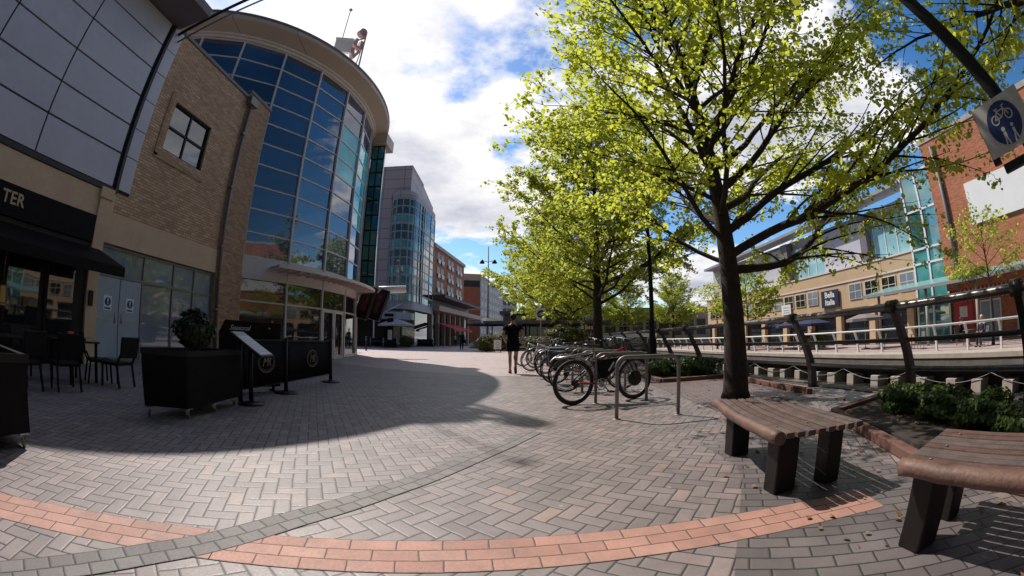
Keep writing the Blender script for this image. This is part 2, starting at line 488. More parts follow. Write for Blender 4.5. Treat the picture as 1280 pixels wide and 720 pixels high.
M['umb_dark'] = mat('dark canvas', (.05,.045,.05), .8, var=.15)
M['redcloth'] = mat('red awning canvas', (.75,.06,.04), .8, var=.1)
M['towerclad'] = panelmat('grey stone cladding', (.47,.43,.48), W=2.6, H=1.25, line=(.20,.18,.21), rough=.6, seam=.05, var=.05)
M['office'] = mat('office concrete', (.52,.49,.50), .8, var=.1, scale=.3)
M['winfar'] = mat('distant window', (.05,.05,.06), .3, var=.5, scale=.8, spec=.35)
M['roof_dark'] = mat('dark roof membrane', (.12,.11,.115), .7, var=.15, scale=.5)
M['roof_grey'] = mat('grey metal roof', (.30,.30,.32), .5, .3, var=.1, scale=.5)
M['tan_canopy'] = mat('tan canopy fascia', (.50,.41,.34), .7, var=.08, scale=.5)
M['red_poster'] = mat('red poster', (.50,.05,.07), .6, var=.2, scale=2)
M['lamp_white'] = mat('white soffit drum', (.75,.70,.66), .4, var=.05)
M['cigar'] = mat('pale litter', (.6,.58,.54), .8, var=.1)
M['curtain'] = mat('pale blue curtain', (.28,.36,.42), .8, var=.2, scale=6)

# ------------------------------------------------------------------ setting: ground, water, banks
QX = 5.55                    # near quay edge
FX = 17.75                   # far quay edge
WZ = -1.85
m = MB(); m.prism([(-320,-60),(QX,-60),(QX,54),(320,54),(320,520),(-320,520)], -2.6, 0.0)
setp(m.build('ground', M['pave45']), kind='structure')
m = MB(); m.prism([(FX,-60),(320,-60),(320,53.95),(FX,53.95)], -2.6, -0.4)
setp(m.build('far_pavement', M['far_pave']), kind='structure')

def ribbon(name, center, half, z, matl, kind='structure'):
    P = [Vector((x, y, 0)) for x, y in center]
    vs=[]; uv=[]; fs=[]; s=0
    for i, p in enumerate(P):
        t=(P[min(i+1,len(P)-1)]-P[max(i-1,0)]).normalized(); nrm=Vector((-t.y,t.x,0))
        if i: s += (p-P[i-1]).length
        for sg in (-1,1):
            q=p+nrm*half*sg; vs.append((q.x,q.y,z)); uv.append((s, half+sg*half))
        if i: fs.append((2*i-2,2*i-1,2*i+1,2*i)[::-1])
    mb=MB(); mb.add(vs,fs); o=mb.build(name, matl, uvs=uv); setp(o, kind=kind); return o

def catmull(pts, n=8):
    out=[]; P=[pts[0]]+list(pts)+[pts[-1]]
    for i in range(1,len(P)-2):
        for k in range(n):
            t=k/n; q=[]
            for d in range(len(P[0])):
                a,b,c,e=P[i-1][d],P[i][d],P[i+1][d],P[i+2][d]
                q.append(.5*((2*b)+(-a+c)*t+(2*a-5*b+4*c-e)*t*t+(-a+3*b-3*c+e)*t**3))
            out.append(tuple(q))
    out.append(tuple(pts[-1])); return out

grey_c = catmull([(-2.05,-.2),(-1.83,.42),(-1.57,.98),(-1.40,1.28),(-1.24,1.60),(-1.13,1.82),(-.95,2.12),(-.78,2.42),(-.62,2.68),(-.27,3.32),(0,3.8),(.35,4.5),(.62,5.3),(.8,6.4)])
grey_short=[p for p in grey_c if p[1]<4.3]
m = MB(); m.add([(x,y,.0015) for x,y in ([(-9.25,-6),(-3.5,-6)]+grey_c+[(.4,9),(-1.2,14),(-4.5,18),(-9.25,11)])], [tuple(range(len(grey_c)+6))])
setp(m.build('paving_sector', M['pave0']), kind='structure')
arc=[]
for k in range(61):
    a = R(172 - k*2.05); arc.append((.6+5.05*math.cos(a), -3.33+5.05*math.sin(a)))
left=[p for p in arc if p[0] < -1.28]; right=[p for p in arc if p[0] >= -1.36 and p[0] < 2.15]
ribbon('pink_brick_band', left, .15, .003, M['pave_pink'])
ribbon('pink_brick_band', right, .15, .003, M['pave_pink'])
ribbon('grey_block_band', grey_short, .1, .0045, M['pave_grey'])
m = MB(); m.add([(x,y,.0025) for x,y in [(-7.4,14.5),(-4.5,12.6),(-1.0,11.0),(2.9,10.2),(2.9,54),(-10.6,54),(-10.9,40),(-20,38),(-9.2,24)]],[tuple(range(9))])
setp(m.build('pink_paving', M['pave_far']), kind='structure')
# darker stack-bonded strip under the bench, its edging course
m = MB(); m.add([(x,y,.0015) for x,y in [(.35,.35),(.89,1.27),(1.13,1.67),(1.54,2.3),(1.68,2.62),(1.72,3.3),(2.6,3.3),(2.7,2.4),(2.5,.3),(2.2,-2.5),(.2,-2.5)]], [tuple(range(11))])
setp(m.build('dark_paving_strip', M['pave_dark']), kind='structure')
# planting beds
def bed(poly, name='planting_bed'):
    mb=MB(); mb.prism(poly,.0,.05); setp(mb.build(name, M['soil']), kind='structure')
bed([(2.75,-3),(4.95,-3),(4.95,3.6),(3.7,3.4),(2.95,1.6)])
bed([(3.55,8.35),(5.0,8.35),(5.0,16.5),(3.3,16.5),(3.3,9.6)])
m=MB()
pl=[(4.98,5.0),(4.6,5.05),(4.75,6.4),(5.0,8.3)]
for a,b in ((( 3.25,8.28),(5.02,8.28)),((3.25,8.28),(3.25,16.5)),((4.55,4.95),(4.95,8.2)),((2.72,1.6),(3.6,3.45)),((3.6,3.45),(5.0,3.66)),((2.72,1.6),(2.55,-3))):
    m.bar((*a,.045),(*b,.045),.11,.09)
setp(m.build('brick_kerb', M['redbrick_edge'], bevel=.012), kind='structure')
# brick apron round the tree
m=MB(); m.add([(x,y,.004) for x,y in [(2.65,4.6),(4.5,4.6),(4.8,8.2),(2.9,8.2)]],[(0,1,2,3)])
setp(m.build('brick_apron', paver('red brown herringbone',[(0,(.115,.068,.058)),(.5,(.16,.095,.08)),(1,(.20,.125,.105))],rot=R(10))), kind='structure')
m=MB(); m.box(QX-.32,QX+.04,-60,54,.004,.022)
setp(m.build('quay_kerb', M['stone_dk'], bevel=.005), kind='structure')
# river
def watermat():
    m_, t, b = newmat('river water')
    g=t.node('ShaderNodeNewGeometry')
    mp=t.node('ShaderNodeMapping'); mp.inputs['Scale'].default_value=(1.0,.45,1); t.link(g.outputs['Position'],mp.inputs['Vector'])
    n1=t.noise(mp.outputs[0],2.2,5,.6); n2=t.noise(mp.outputs[0],9,3)
    b.inputs['Base Color'].default_value=(.030,.030,.020,1); b.inputs['Roughness'].default_value=.06; b.inputs['IOR'].default_value=1.33
    t.link(t.bump(t.m('ADD',n1,t.m('MULTIPLY',n2,.25)),.22,.06), b.inputs['Normal'])
    return m_
m=MB(); m.add([(QX,-60,WZ),(FX+3,-60,WZ),(FX+3,54,WZ),(QX,54,WZ)],[(0,1,2,3)])
setp(m.build('river_water', watermat()), kind='structure')
# far quay wall: coping slab, dark recess with pale piers
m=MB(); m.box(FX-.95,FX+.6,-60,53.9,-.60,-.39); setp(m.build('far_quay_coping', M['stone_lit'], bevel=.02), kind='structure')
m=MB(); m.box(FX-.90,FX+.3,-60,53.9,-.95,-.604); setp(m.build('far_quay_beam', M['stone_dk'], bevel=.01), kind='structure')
m=MB(); m.box(FX-.06,FX-.003,-60,53.9,-2.4,-.955); setp(m.build('far_quay_wall', M['rail']), kind='structure')  # near-black colour stands for the shade in the recess under the coping
m=MB(); m.box(FX-.93,FX-.80,-60,53.9,-1.10,-.99); setp(m.build('far_quay_waling', M['black_m']), kind='structure')
def quay_pier(y,w):
    mb=MB(); mb.box(FX-1.0,FX-.065,y-w/2,y+w/2,-2.4,-1.38)
    return mb.build('quay_pier', M['stone_lit'], bevel=.02)
for k in range(30):
    o=quay_pier(4.2+1.52*k+(.1 if k%3 else -.1), .5 if k%4 else .62)
    solo(o,'pale concrete pier under the far quay standing in the river','pier','concrete piers along the far quay wall')
def chain_swag(y0,y1):
    mb=MB(); p=[]
    for k in range(15):
        s=k/14; p.append((FX-1.04, y0+(y1-y0)*s, -1.12-.42*(1-(2*s-1)**2)))
    mb.tube(p,.013,5); return mb.build('safety_chain', M['galv'])
for k in range(10):
    o=chain_swag(2.2+4.4*k, 6.6+4.4*k)
    solo(o,'pale safety chain hanging in a swag on the far quay wall','chain','safety chains hung along the far quay wall')

# ------------------------------------------------------------------ railings
nposts=[1.5,3.38,5.61,7.92,10.24,12.3,14.5,16.7,18.9,21.1,23.3,25.5,27.7,29.9,32.1]
def post_profile():
    # curved blade leaning over the promenade
    P=[]
    for k in range(9):
        s=k/8; z=1.20*s
        x=5.22-.06*s-.58*max(0,s-.18)**1.55
        w=.15*(1-.42*s)
        P.append((x,z,w))
    return P
def rail_post(y):
    mb=MB(); P=post_profile(); th=.05
    for i in range(len(P)-1):
        x0,z0,w0=P[i]; x1,z1,w1=P[i+1]
        v=[(x0-w0/2,y-th,z0),(x0+w0/2,y-th,z0),(x0+w0/2,y+th,z0),(x0-w0/2,y+th,z0),(x1-w1/2,y-th,z1),(x1+w1/2,y-th,z1),(x1+w1/2,y+th,z1),(x1-w1/2,y+th,z1)]
        fs=[(0,1,5,4),(1,2,6,5),(2,3,7,6),(3,0,4,7)]
        if i==0: fs.append((0,3,2,1))
        if i==len(P)-2: fs.append((4,5,6,7))
        mb.add(v,fs)
    mb.disc((P[-1][0],y,P[-1][1]),(0,1,0),.085,.16,14)
    mb.box(P[0][0]-.13,P[0][0]+.13,y-.1,y+.1,.07,.09)
    return mb
rail=thing('railing','dark riverside railing of curved blade posts with a thick worn handrail along the near quay','railing',(5.1,1.5,0))
for y in nposts: rail_post(y).build('post',M['rail'],rail)
P=post_profile()
m=MB(); tp=[]
m.tube([(P[-1][0],-4,1.20)]+[(P[-1][0],y,1.20) for y in nposts],.048,10); m.build('handrail',M['handrail'],rail)
for zz,nm,rr in ((.77,'mid_rail',.030),(.40,'low_rail',.032)):
    s=zz/1.2; x=5.22-.06*s-.58*max(0,s-.18)**1.55
    m=MB(); m.tube([(x-.03,-4,zz)]+[(x-.03,y,zz) for y in nposts],rr,8); m.build(nm,M['handrail'] if nm=='low_rail' else M['rail'],rail)

frail=thing('railing','white railing of flat leaning posts along the far quay across the river','railing',(18,0,-.4))
for k in range(28):
    y=-1.0+1.773*k+.55
    mb=MB(); mb.bar((18.12,y,-.4),(18.02,y,.25),.09,.12,(1,0,0)); mb.bar((18.02,y,.24),(17.78,y,.70),.085,.12,(1,0,0))
    mb.build('post',M['white'],frail)
m=MB(); m.tube([(17.78,-1.3,.71),(17.78,48.8,.71)],.048,8); m.build('handrail',M['white'],frail)
m=MB(); m.tube([(18.0,-1.3,.22),(18.0,48.8,.22)],.04,7); m.build('mid_rail',M['white'],frail)
m=MB()
for z in (-.26,-.13,.0,.10): m.tube([(18.07,-1.3,z),(18.07,48.8,z)],.009,5)
m.build('tension_wires',M['rail'],frail)

# ------------------------------------------------------------------ text
def text_obj(body, size, name, matl, parent, place, extr=.004, shear=0., track=1.0, bold=0.0):
    cu=bpy.data.curves.new('tmp','FONT'); cu.body=body; cu.size=size; cu.extrude=extr; cu.shear=shear; cu.space_character=track; cu.offset=bold
    cu.align_x='CENTER'; cu.align_y='CENTER'; cu.resolution_u=3
    o=bpy.data.objects.new('tmp',cu); COL.objects.link(o)
    bpy.context.view_layer.update()
    me=bpy.data.meshes.new_from_object(o.evaluated_get(bpy.context.evaluated_depsgraph_get()))
    bpy.data.objects.remove(o); bpy.data.curves.remove(cu)
    me.transform(place)
    if parent is not None: me.transform(Matrix.Translation(-worldloc(parent)))
    me.materials.clear(); me.materials.append(matl); me.name=name
    q=bpy.data.objects.new(name,me); COL.objects.link(q)
    if parent is not None: q.parent=parent
    return q
def basis(o, ux, uy):
    ux=Vector(ux).normalized(); uy=Vector(uy).normalized(); uz=ux.cross(uy)
    return Matrix(((ux.x,uy.x,uz.x,o[0]),(ux.y,uy.y,uz.y,o[1]),(ux.z,uy.z,uz.z,o[2]),(0,0,0,1)))

# ------------------------------------------------------------------ left: cladded restaurant building
WX=-9.3
lb=thing('restaurant_building','grey panel clad building with a dark timber restaurant frontage at the left edge','building',(WX,2,0))
Y0,Y1=-9.0,5.55
# cladding: separate panels with open joints
m=MB(); m.box(WX-3,WX-.06,Y0,5.98,4.0,9.0); m.box(WX-3,WX-.061,Y0,5.42,0,3.999); m.build('core_wall',M['clad_dark'],lb)
m=MB()
zs=[4.06,4.93,5.70,6.55,7.43,8.22,9.0]; ys=[-9,-6.4,-3.8,-1.2,.9,2.95,5.42]
for i in range(6):
    for j in range(6):
        m.box(WX-.058,WX,ys[j]+.021,ys[j+1]-.021,zs[i]+.021,zs[i+1]-.021)
m.build('cladding',M['clad'],lb,bevel=.006)
m=MB(); m.box(WX-.05,WX+.05,5.50,5.60,3.98,9.0); m.box(WX-.05,WX+.03,Y0,5.58,3.93,4.05); m.build('corner_trim',M['clad_dark'],lb,bevel=.01)
m=MB()
for i in range(6): m.box(WX-.058,WX+.012,5.61,6.02,zs[i]+.012,zs[i+1]-.012)
m.build('edge_panel',M['clad_pale'],lb)
m=MB(); m.box(WX-3,WX+1.25,Y0,5.75,9.01,9.30); m.build('roof_overhang',M['soffit'],lb,bevel=.02)
m=MB(); m.box(WX-.055,WX-.004,Y0,5.6,3.30,3.92); m.build('stone_band',M['beige'],lb)
m=MB(); m.box(WX-.055,WX+.05,Y0,5.22,2.68,3.29); m.build('fascia',M['black'],lb,bevel=.01)
text_obj('TER',.34,'lettering',M['gold'],lb,basis((WX+.056,2.72,3.02),(0,1,0),(0,0,1)),.006,track=1.05,bold=.006)
m=MB(); m.box(WX-.05,WX+.06,5.10,5.45,0,3.95); m.box(WX-.05,WX+.10,5.06,5.49,3.72,3.98); m.build('pilaster',M['beige'],lb,bevel=.012)
m=MB(); m.box(WX-.055,WX-.01,Y0,5.08,0,2.67); m.build('timber_front',M['dark_wood'],lb)
for (a,b,z0,z1) in ((1.5,2.45,.75,2.1),(2.9,3.75,.75,2.1),(.0,1.1,.75,2.1),(4.0,4.72,.6,2.1)):
    m=MB(); m.box(WX-.009,WX+.04,a-.07,b+.07,z0-.07,z1+.07)
    f=m.build('window',M['dark_wood'],lb,bevel=.008)
    m=MB(); m.box(WX+.041,WX+.047,a,b,z0,z1); m.build('pane',M['glass_d'],f)
m=MB(); m.box(WX-.009,WX+.03,-.1,5.02,.0,.6); m.build('plinth',M['black'],lb)
m=MB()
m.prism_axis([(0,2.56),(1.35,2.10),(1.35,1.90),(1.33,1.90),(1.33,2.085),(0,2.53)],(WX+.051,-6,0),(1,0,0),(0,0,1),(0,11.35,0))
m.build('awning',M['black'],lb)
m=MB(); m.prism_axis([(.0,2.5),(1.2,2.12),(1.2,2.10),(.0,2.47)],(WX+.06,5.36,0),(1,0,0),(0,0,1),(0,.012,0)); m.build('awning_arm',M['black_m'],lb)
m=MB(); m.box(WX+.062,WX+.10,5.16,5.30,1.28,1.62); m.build('wall_intercom',M['black_m'],lb,bevel=.01)

boom=thing('lighting_boom','thin dark twin pole boom reaching out from the roof corner over the plaza','boom',(-9.25,5.7,8.9))
m=MB(); m.tube([(-9.25,5.75,8.80),(-6.6,6.6,10.6)],.05,8); m.build('main_pole',M['black_m'],boom)
m=MB(); m.tube([(-9.25,5.85,8.60),(-6.5,6.75,10.45)],.028,8); m.build('stay_pole',M['galv'],boom)

# ------------------------------------------------------------------ brick building
bb=thing('brick_building','buff brick building with one square window and a downpipe beside the round glass front','building',(WX,8,0))
def wall_with_hole(mb,x0,x1,ya,yb,za,zb,h):
    (hy0,hy1,hz0,hz1)=h
    mb.box(x0,x1,ya,hy0,za,zb); mb.box(x0,x1,hy1,yb,za,zb); mb.box(x0,x1,hy0,hy1,za,hz0); mb.box(x0,x1,hy0,hy1,hz1,zb)
m=MB(); wall_with_hole(m,WX-.30,WX-.02,6.025,9.98,3.50,9.02,(6.78,8.56,5.62,7.10)); m.box(WX-.30,WX-.02,5.46,6.02,3.50,3.99); m.build('brick_wall',M['buff'],bb)
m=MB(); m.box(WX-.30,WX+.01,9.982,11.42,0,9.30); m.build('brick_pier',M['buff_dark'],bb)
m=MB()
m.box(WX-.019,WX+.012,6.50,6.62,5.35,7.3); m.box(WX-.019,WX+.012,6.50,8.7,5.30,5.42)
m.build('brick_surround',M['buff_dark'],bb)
m=MB(); m.box(WX-3,WX+.03,6.03,9.97,9.022,9.14); m.box(WX-3,WX+.05,9.975,11.5,9.302,9.42); m.build('parapet_coping',M['soffit'],bb,bevel=.01)
m=MB(); m.box(WX-3,WX-.31,6.05,11.4,0,9.0); m.build('rear_wall',M['buff_dark'],bb)
m=MB(); m.bar((WX-.14,6.79,6.36),(WX-.14,8.55,6.36),.06,.06); m.bar((WX-.14,7.67,5.63),(WX-.14,7.67,7.09),.06,.06)
for a,b in (((6.81,5.62),(6.81,7.10)),((8.53,5.62),(8.53,7.10)),((6.78,5.65),(8.56,5.65)),((6.78,7.07),(8.56,7.07))):
    m.bar((WX-.14,*a),(WX-.14,*b),.065,.07,(1,0,0))
f=m.build('window',M['black_m'],bb)
m=MB()
for a,b in ((6.84,7.64),(7.70,8.5)):
    for c,d in ((5.68,6.33),(6.39,7.04)): m.box(WX-.165,WX-.155,a,b,c,d)
m.build('pane',M['glass_green'],f)
m=MB(); m.tube([(WX+.09,10.1,.05),(WX+.09,10.1,8.75)],.055,10); m.lathe((WX+.10,10.1,8.72),[(.05,0),(.07,.03)],10)
for z in (1.6,3.6,5.6,7.6): m.box(WX+.012,WX+.15,10.0,10.2,z,z+.05)
dp=m.build('downpipe',M['galv'],bb)
m=MB(); m.box(WX+.012,WX+.24,9.86,10.34,8.76,9.08); m.build('hopper',M['galv'],dp,bevel=.02)
m=MB(); m.box(WX-.30,WX+.02,5.46,9.97,2.76,3.49); m.build('stone_band',M['beige'],bb,bevel=.01)
# glazed shopfront with fire doors
m=MB()
yy=[5.46,7.02,8.2,9.1,9.95]
for y in yy: m.box(WX-.16,WX-.06,y-.03,y+.03,0,2.75)
for a,b in zip(yy[:-1],yy[1:]):
    m.box(WX-.155,WX-.065,a+.031,b-.031,2.68,2.745); m.box(WX-.155,WX-.065,a+.031,b-.031,0,.12)
    m.box(WX-.155,WX-.065,a+.031,b-.031,2.02,2.08)
m.build('shopfront_frame',M['galv'],bb)
m=MB()
for a,b in zip(yy[1:-1],yy[2:]):
    m.box(WX-.12,WX-.10,a+.03,b-.03,.12,2.02)
for a,b in zip(yy[:-1],yy[1:]): m.box(WX-.12,WX-.10,a+.03,b-.03,2.08,2.68)
m.build('shop_glazing',M['glass_grey'],bb)
for a,b in ((5.50,6.23),(6.25,6.98)):
    m=MB(); m.box(WX-.13,WX-.075,a,b,.13,2.01)
    d=m.build('door',mat('grey blue door',(.34,.39,.46),.35,var=.12),bb,bevel=.008)
    ym=(a+b)/2
    m=MB(); m.box(WX-.074,WX-.070,ym-.13,ym+.13,1.24,1.58); st=m.build('notice_sticker',M['sign_white'],d)
    mbx=MB(); mbx.disc((WX-.067,ym,1.44),(1,0,0),.10,.005,20); mbx.box(WX-.0695,WX-.0665,ym-.10,ym+.10,1.265,1.305); mbx.build('blue_roundel',M['sign_blue'],d)
    mbx=MB(); mbx.prism_axis([(-.022,.07),(.022,.07),(.012,-.02),(-.012,-.02)],(WX-.0635,ym,1.44),(0,1,0),(0,0,1),(.003,0,0)); mbx.disc((WX-.062,ym,1.39),(1,0,0),.017,.003,10); mbx.build('exclamation_mark',M['sign_white'],d)
    m=MB(); m.tube([(WX-.06,b-.10 if a<6 else a+.10,.95),(WX-.06,b-.10 if a<6 else a+.10,1.2)],.014,8); m.build('handle',M['steel'],d)
    m=MB(); m.box(WX-.074,WX-.066,a+.05,b-.05,1.02,1.045); m.build('push_bar',M['steel'],d)

# ------------------------------------------------------------------ drum building
DC=Vector((-16.38,16.97,0)); DR=8.75; ER=9.65; NF=28; A0=R(-37.9)
db=thing('round_glass_building','round building with a tall curved navy glass front under a deep beige roof','building',(DC.x,DC.y,0))
def dp_(a,r,z): return (DC.x+r*math.cos(a), DC.y+r*math.sin(a), z)
da=2*PI/NF
gz=[3.67+ .873*k for k in range(11)]
m=MB(); rg=random.Random(5)
for k in range(NF):
    a=A0+k*da; b=a+da
    for r in range(10):
        m.cur=0 if rg.random()<.6 else 1
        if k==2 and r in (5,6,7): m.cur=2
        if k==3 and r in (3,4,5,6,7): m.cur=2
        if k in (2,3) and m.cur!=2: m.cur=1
        j=[rg.uniform(-.006,.006) for _ in range(4)]
        m.add([dp_(a,DR+j[0],gz[r]),dp_(b,DR+j[1],gz[r]),dp_(b,DR+j[2],gz[r+1]),dp_(a,DR+j[3],gz[r+1])],[(0,1,2,3)])
m.build('curtain_wall_glass',[M['glass_a'],M['glass_b'],M['glass_c']],db)
m=MB()
for k in range(NF):
    a=A0+k*da
    m.bar(dp_(a,DR+.03,2.85),dp_(a,DR+.03,12.4),.085,.12,(math.cos(a),math.sin(a),0))
    for r in range(11):
        m.bar(dp_(a,DR+.012,gz[r]),dp_(a+da,DR+.012,gz[r]),.05,.055)
m.build('mullions',M['mull'],db)
def ringwall(mb,r0,r1,z0,z1,n=84,a0=0,a1=2*PI,smooth=False):
    for i in range(n):
        a=a0+(a1-a0)*i/n; b=a0+(a1-a0)*(i+1)/n
        v=[dp_(a,r0,z0),dp_(a,r1,z0),dp_(b,r1,z0),dp_(b,r0,z0),dp_(a,r0,z1),dp_(a,r1,z1),dp_(b,r1,z1),dp_(b,r0,z1)]
        f=[(0,1,2,3)[::1],(4,7,6,5),(1,5,6,2),(0,3,7,4)]
        mb.add(v,f,smooth)
m=MB(); ringwall(m,DR-.05,DR+.06,2.86,3.63); m.build('spandrel_band',M['white_band'],db)
m=MB(); ringwall(m,DR-.1,DR+.10,12.43,12.56); ringwall(m,DR-.1,DR+.19,12.565,12.66); m.build('head_trim',M['cream'],db)
m=MB()
ne=112
prof=[(DR+.12,12.665),(DR+.2,12.665),(ER-.03,12.90),(ER,12.93),(ER,13.16),(ER-.04,13.2),(2.0,13.3)]
vs=[];fs=[]
for (r,z) in prof:
    for i in range(ne): vs.append(dp_(2*PI*i/ne,r,z))
for i in range(len(prof)-1):
    for k in range(ne):
        a=i*ne+k;b=i*ne+(k+1)%ne; fs.append((a,b,b+ne,a+ne))
fs.append(tuple((len(prof)-1)*ne+k for k in range(ne)))
m.add(vs,fs); m.build('roof',M['eave'],db)
m=MB(); ringwall(m,ER-.02,ER+.035,13.10,13.22,112); m.build('roof_edge',M['soffit'],db)
# ground floor
m=MB(); ringwall(m,DR-.10,DR-.03,0,2.85,28,A0,A0+2*PI); m.build('shop_glazing',M['glass_d'],db)
m=MB()
for k in range(NF):
    a=A0+k*da
    m.bar(dp_(a,DR,0),dp_(a,DR,2.85),.075,.11,(math.cos(a),math.sin(a),0))
    m.bar(dp_(a,DR-.01,2.08),dp_(a+da,DR-.01,2.08),.06,.06); m.bar(dp_(a,DR-.01,.1),dp_(a+da,DR-.01,.1),.06,.14)
m.build('shopfront_frame',M['mull'],db)
ai=A0+2*da
for s0,s1 in ((.06,.47),(.51,.92)):
    m=MB(); a=ai+da*s0;b=ai+da*s1
    for q in ((a,a+.006),(b-.006,b)):
        m.bar(dp_(q[0],DR+.02,.02),dp_(q[0],DR+.02,2.05),.09,.05,(1,0,0))
    m.bar(dp_(a,DR+.02,.06),dp_(b,DR+.02,.06),.05,.12); m.bar(dp_(a,DR+.02,2.0),dp_(b,DR+.02,2.0),.05,.09)
    d=m.build('door',M['white_band'],db)
    m=MB(); q=b-.012 if s0<.3 else a+.012
    m.tube([dp_(q,DR+.07,.85),dp_(q,DR+.07,1.35)],.016,8); m.build('handle',M['steel'],d)
# louvre canopy
m=MB(); c0=A0+.55*da; c1=A0+4.6*da
ringwall(m,DR+.07,DR+.95,3.32,3.35,24,c0,c1); ringwall(m,DR+.92,DR+1.0,3.26,3.38,24,c0,c1)
for i in range(19):
    a=c0+(c1-c0)*i/18; m.bar(dp_(a,DR+.08,3.24),dp_(a,DR+.95,3.24),.04,.07)
m.build('entrance_canopy',M['cream'],db)
m=MB(); a=c1-.04; m.tube([dp_(a,DR+.6,3.45),dp_(a+.02,DR+2.6,3.62)],.20,16); m.build('light_tube',M['lamp_white'],db)
# radial glazed fin by the eave
m=MB(); m.box(-8.25,-7.45,20.55,20.7,3.4,12.1); m.build('glass_fin',M['glass_teal'],db)
m=MB()
for z in [3.4+.87*k for k in range(11)]: m.box(-8.27,-7.44,20.50,20.545,z-.03,z+.03)
for x in (-8.26,-7.86,-7.46): m.box(x-.02,x+.02,20.495,20.54,3.4,12.1)
m.build('fin_frame',M['black_m'],db)
m=MB(); m.box(-8.5,-7.30,20.2,21.6,12.11,12.80); m.build('fin_head',M['eave'],db)

# roof sign and pole, on top of the eave
rs=thing('roof_sign','faded pink and white letter sign standing edge on at the roof rim','sign',(-7.7,15.4,13.2))
m=MB(); m.bar((-8.6,14.75,13.2),(-8.6,14.75,15.4),.06); m.bar((-7.75,15.5,13.2),(-7.75,15.5,16.6),.06); m.bar((-8.6,14.75,15.4),(-7.75,15.5,16.3),.05); m.bar((-7.75,15.5,16.3),(-8.3,15.9,13.3),.04); m.build('sign_frame',M['galv'],rs)
for ch,(x,y,z),sz in (('v',(-8.05,15.17,15.0),1.25),('u',(-7.98,15.23,15.72),1.15),('e',(-7.9,15.28,16.6),1.05)):
    o=text_obj(ch,sz,'sign_letter',M['pinkletter'],rs,basis((x,y,z),(.55,.83,0),(.1,0,1)),.14,bold=.03)
m=MB(); m.bar((-8.95,14.55,15.2),(-8.1,14.9,15.2),.16,.85); m.bar((-8.98,14.55,15.68),(-8.08,14.9,15.68),.22,.10); m.build('side_board',M['white_sheet'],rs)
ra=thing('roof_pole','slim steel pole with a ball finial on the round roof','pole',(-8.35,14.8,13.2))
m=MB(); m.tube([(-8.65,14.65,13.2),(-8.66,14.62,17.85)],.022,7); m.build('shaft',M['galv'],ra)
m=MB(); m.ball((-8.66,14.62,17.95),.10,.10,.08); m.build('finial',M['stone'],ra)

# hanging poster cases below the canopy
for i,(a,ang) in enumerate(((A0+4.15*da,25),(A0+4.9*da,40))):
    p=Vector(((-7.52,19.55,2.75),(-6.98,20.1,2.7))[i])
    pc=thing('poster_case',['tilted dark poster case with a maroon poster, first of two hung under the round canopy','narrow dark poster case tilted outward, second of two hung under the round canopy'][i],'poster case',p)
    ux=Vector((.8,-.6,0)) if i==0 else Vector((.95,-.3,0)); uy=Vector((.30,.1,1)).normalized(); un=ux.cross(uy).normalized(); ux=uy.cross(un).normalized()
    Mx=Matrix(((ux.x,uy.x,un.x,p.x),(ux.y,uy.y,un.y,p.y),(ux.z,uy.z,un.z,p.z),(0,0,0,1)))
    w,h=(.62,.85) if i==0 else (.40,.85)
    m=MB(); m.box(-w,w,-h,h,-.1,.1,Mx); m.build('case',M['black_m'],pc,bevel=.02)
    m=MB(); m.box(-w+.1,w-.1,-h+.1,h-.1,.102,.11,Mx); m.build('poster',M['maroon'],pc)
    m=MB(); m.box(-w+.25,w-.25,-h+.35,h-.35,.111,.115,Mx); m.build('picture',M['poster_pic'],pc)
    m=MB(); q=Mx@Vector((0,h,0)); m.tube([q,(q.x-.2,q.y,3.3)],.02,6); m.build('hanger',M['black_m'],pc)
# bollards by the drum entrance
for (x,y,lab) in ((-8.35,19.9,'short black bollard standing nearest the round shop doors'),(-10.5,27.6,'short black bollard beyond the round glass building by the sunny paving')):
    b=thing('bollard',lab,'bollard',(x,y,0))
    m=MB(); m.lathe((x,y,0),[(.075,0),(.07,.05),(.055,.07),(.055,.93),(.07,.94),(.07,.98),(.04,1.02)],14); m.build('shaft',M['black_m'],b)
    m=MB(); m.lathe((x,y,.78),[(.058,0),(.058,.06)],14); m.build('reflective_band',M['galv'],b)

# ------------------------------------------------------------------ grey tower with curved glass bay
tw=thing('grey_tower_building','pale grey clad tower with a curved green glass bay above a white canopy','building',(-16,46,0))
m=MB(); m.prism([(-30,44),(-14.4,44),(-14.4,45.5),(-12.1,45.5),(-12.1,52),(-12.4,60),(-30,60)],3.2,0.0+17.9) ; m.build('lower_wall',M['towerclad'],tw)
m=MB(); m.prism([(-30,44.02),(-12.12,44.02),(-12.12,50.4),(-12.6,60),(-30,60)],17.905,21.6); m.build('upper_wall',M['towerclad'],tw)
m=MB(); m.box(-30.05,-12.06,43.96,50.5,21.605,21.75); m.build('coping',M['towerclad'],tw)
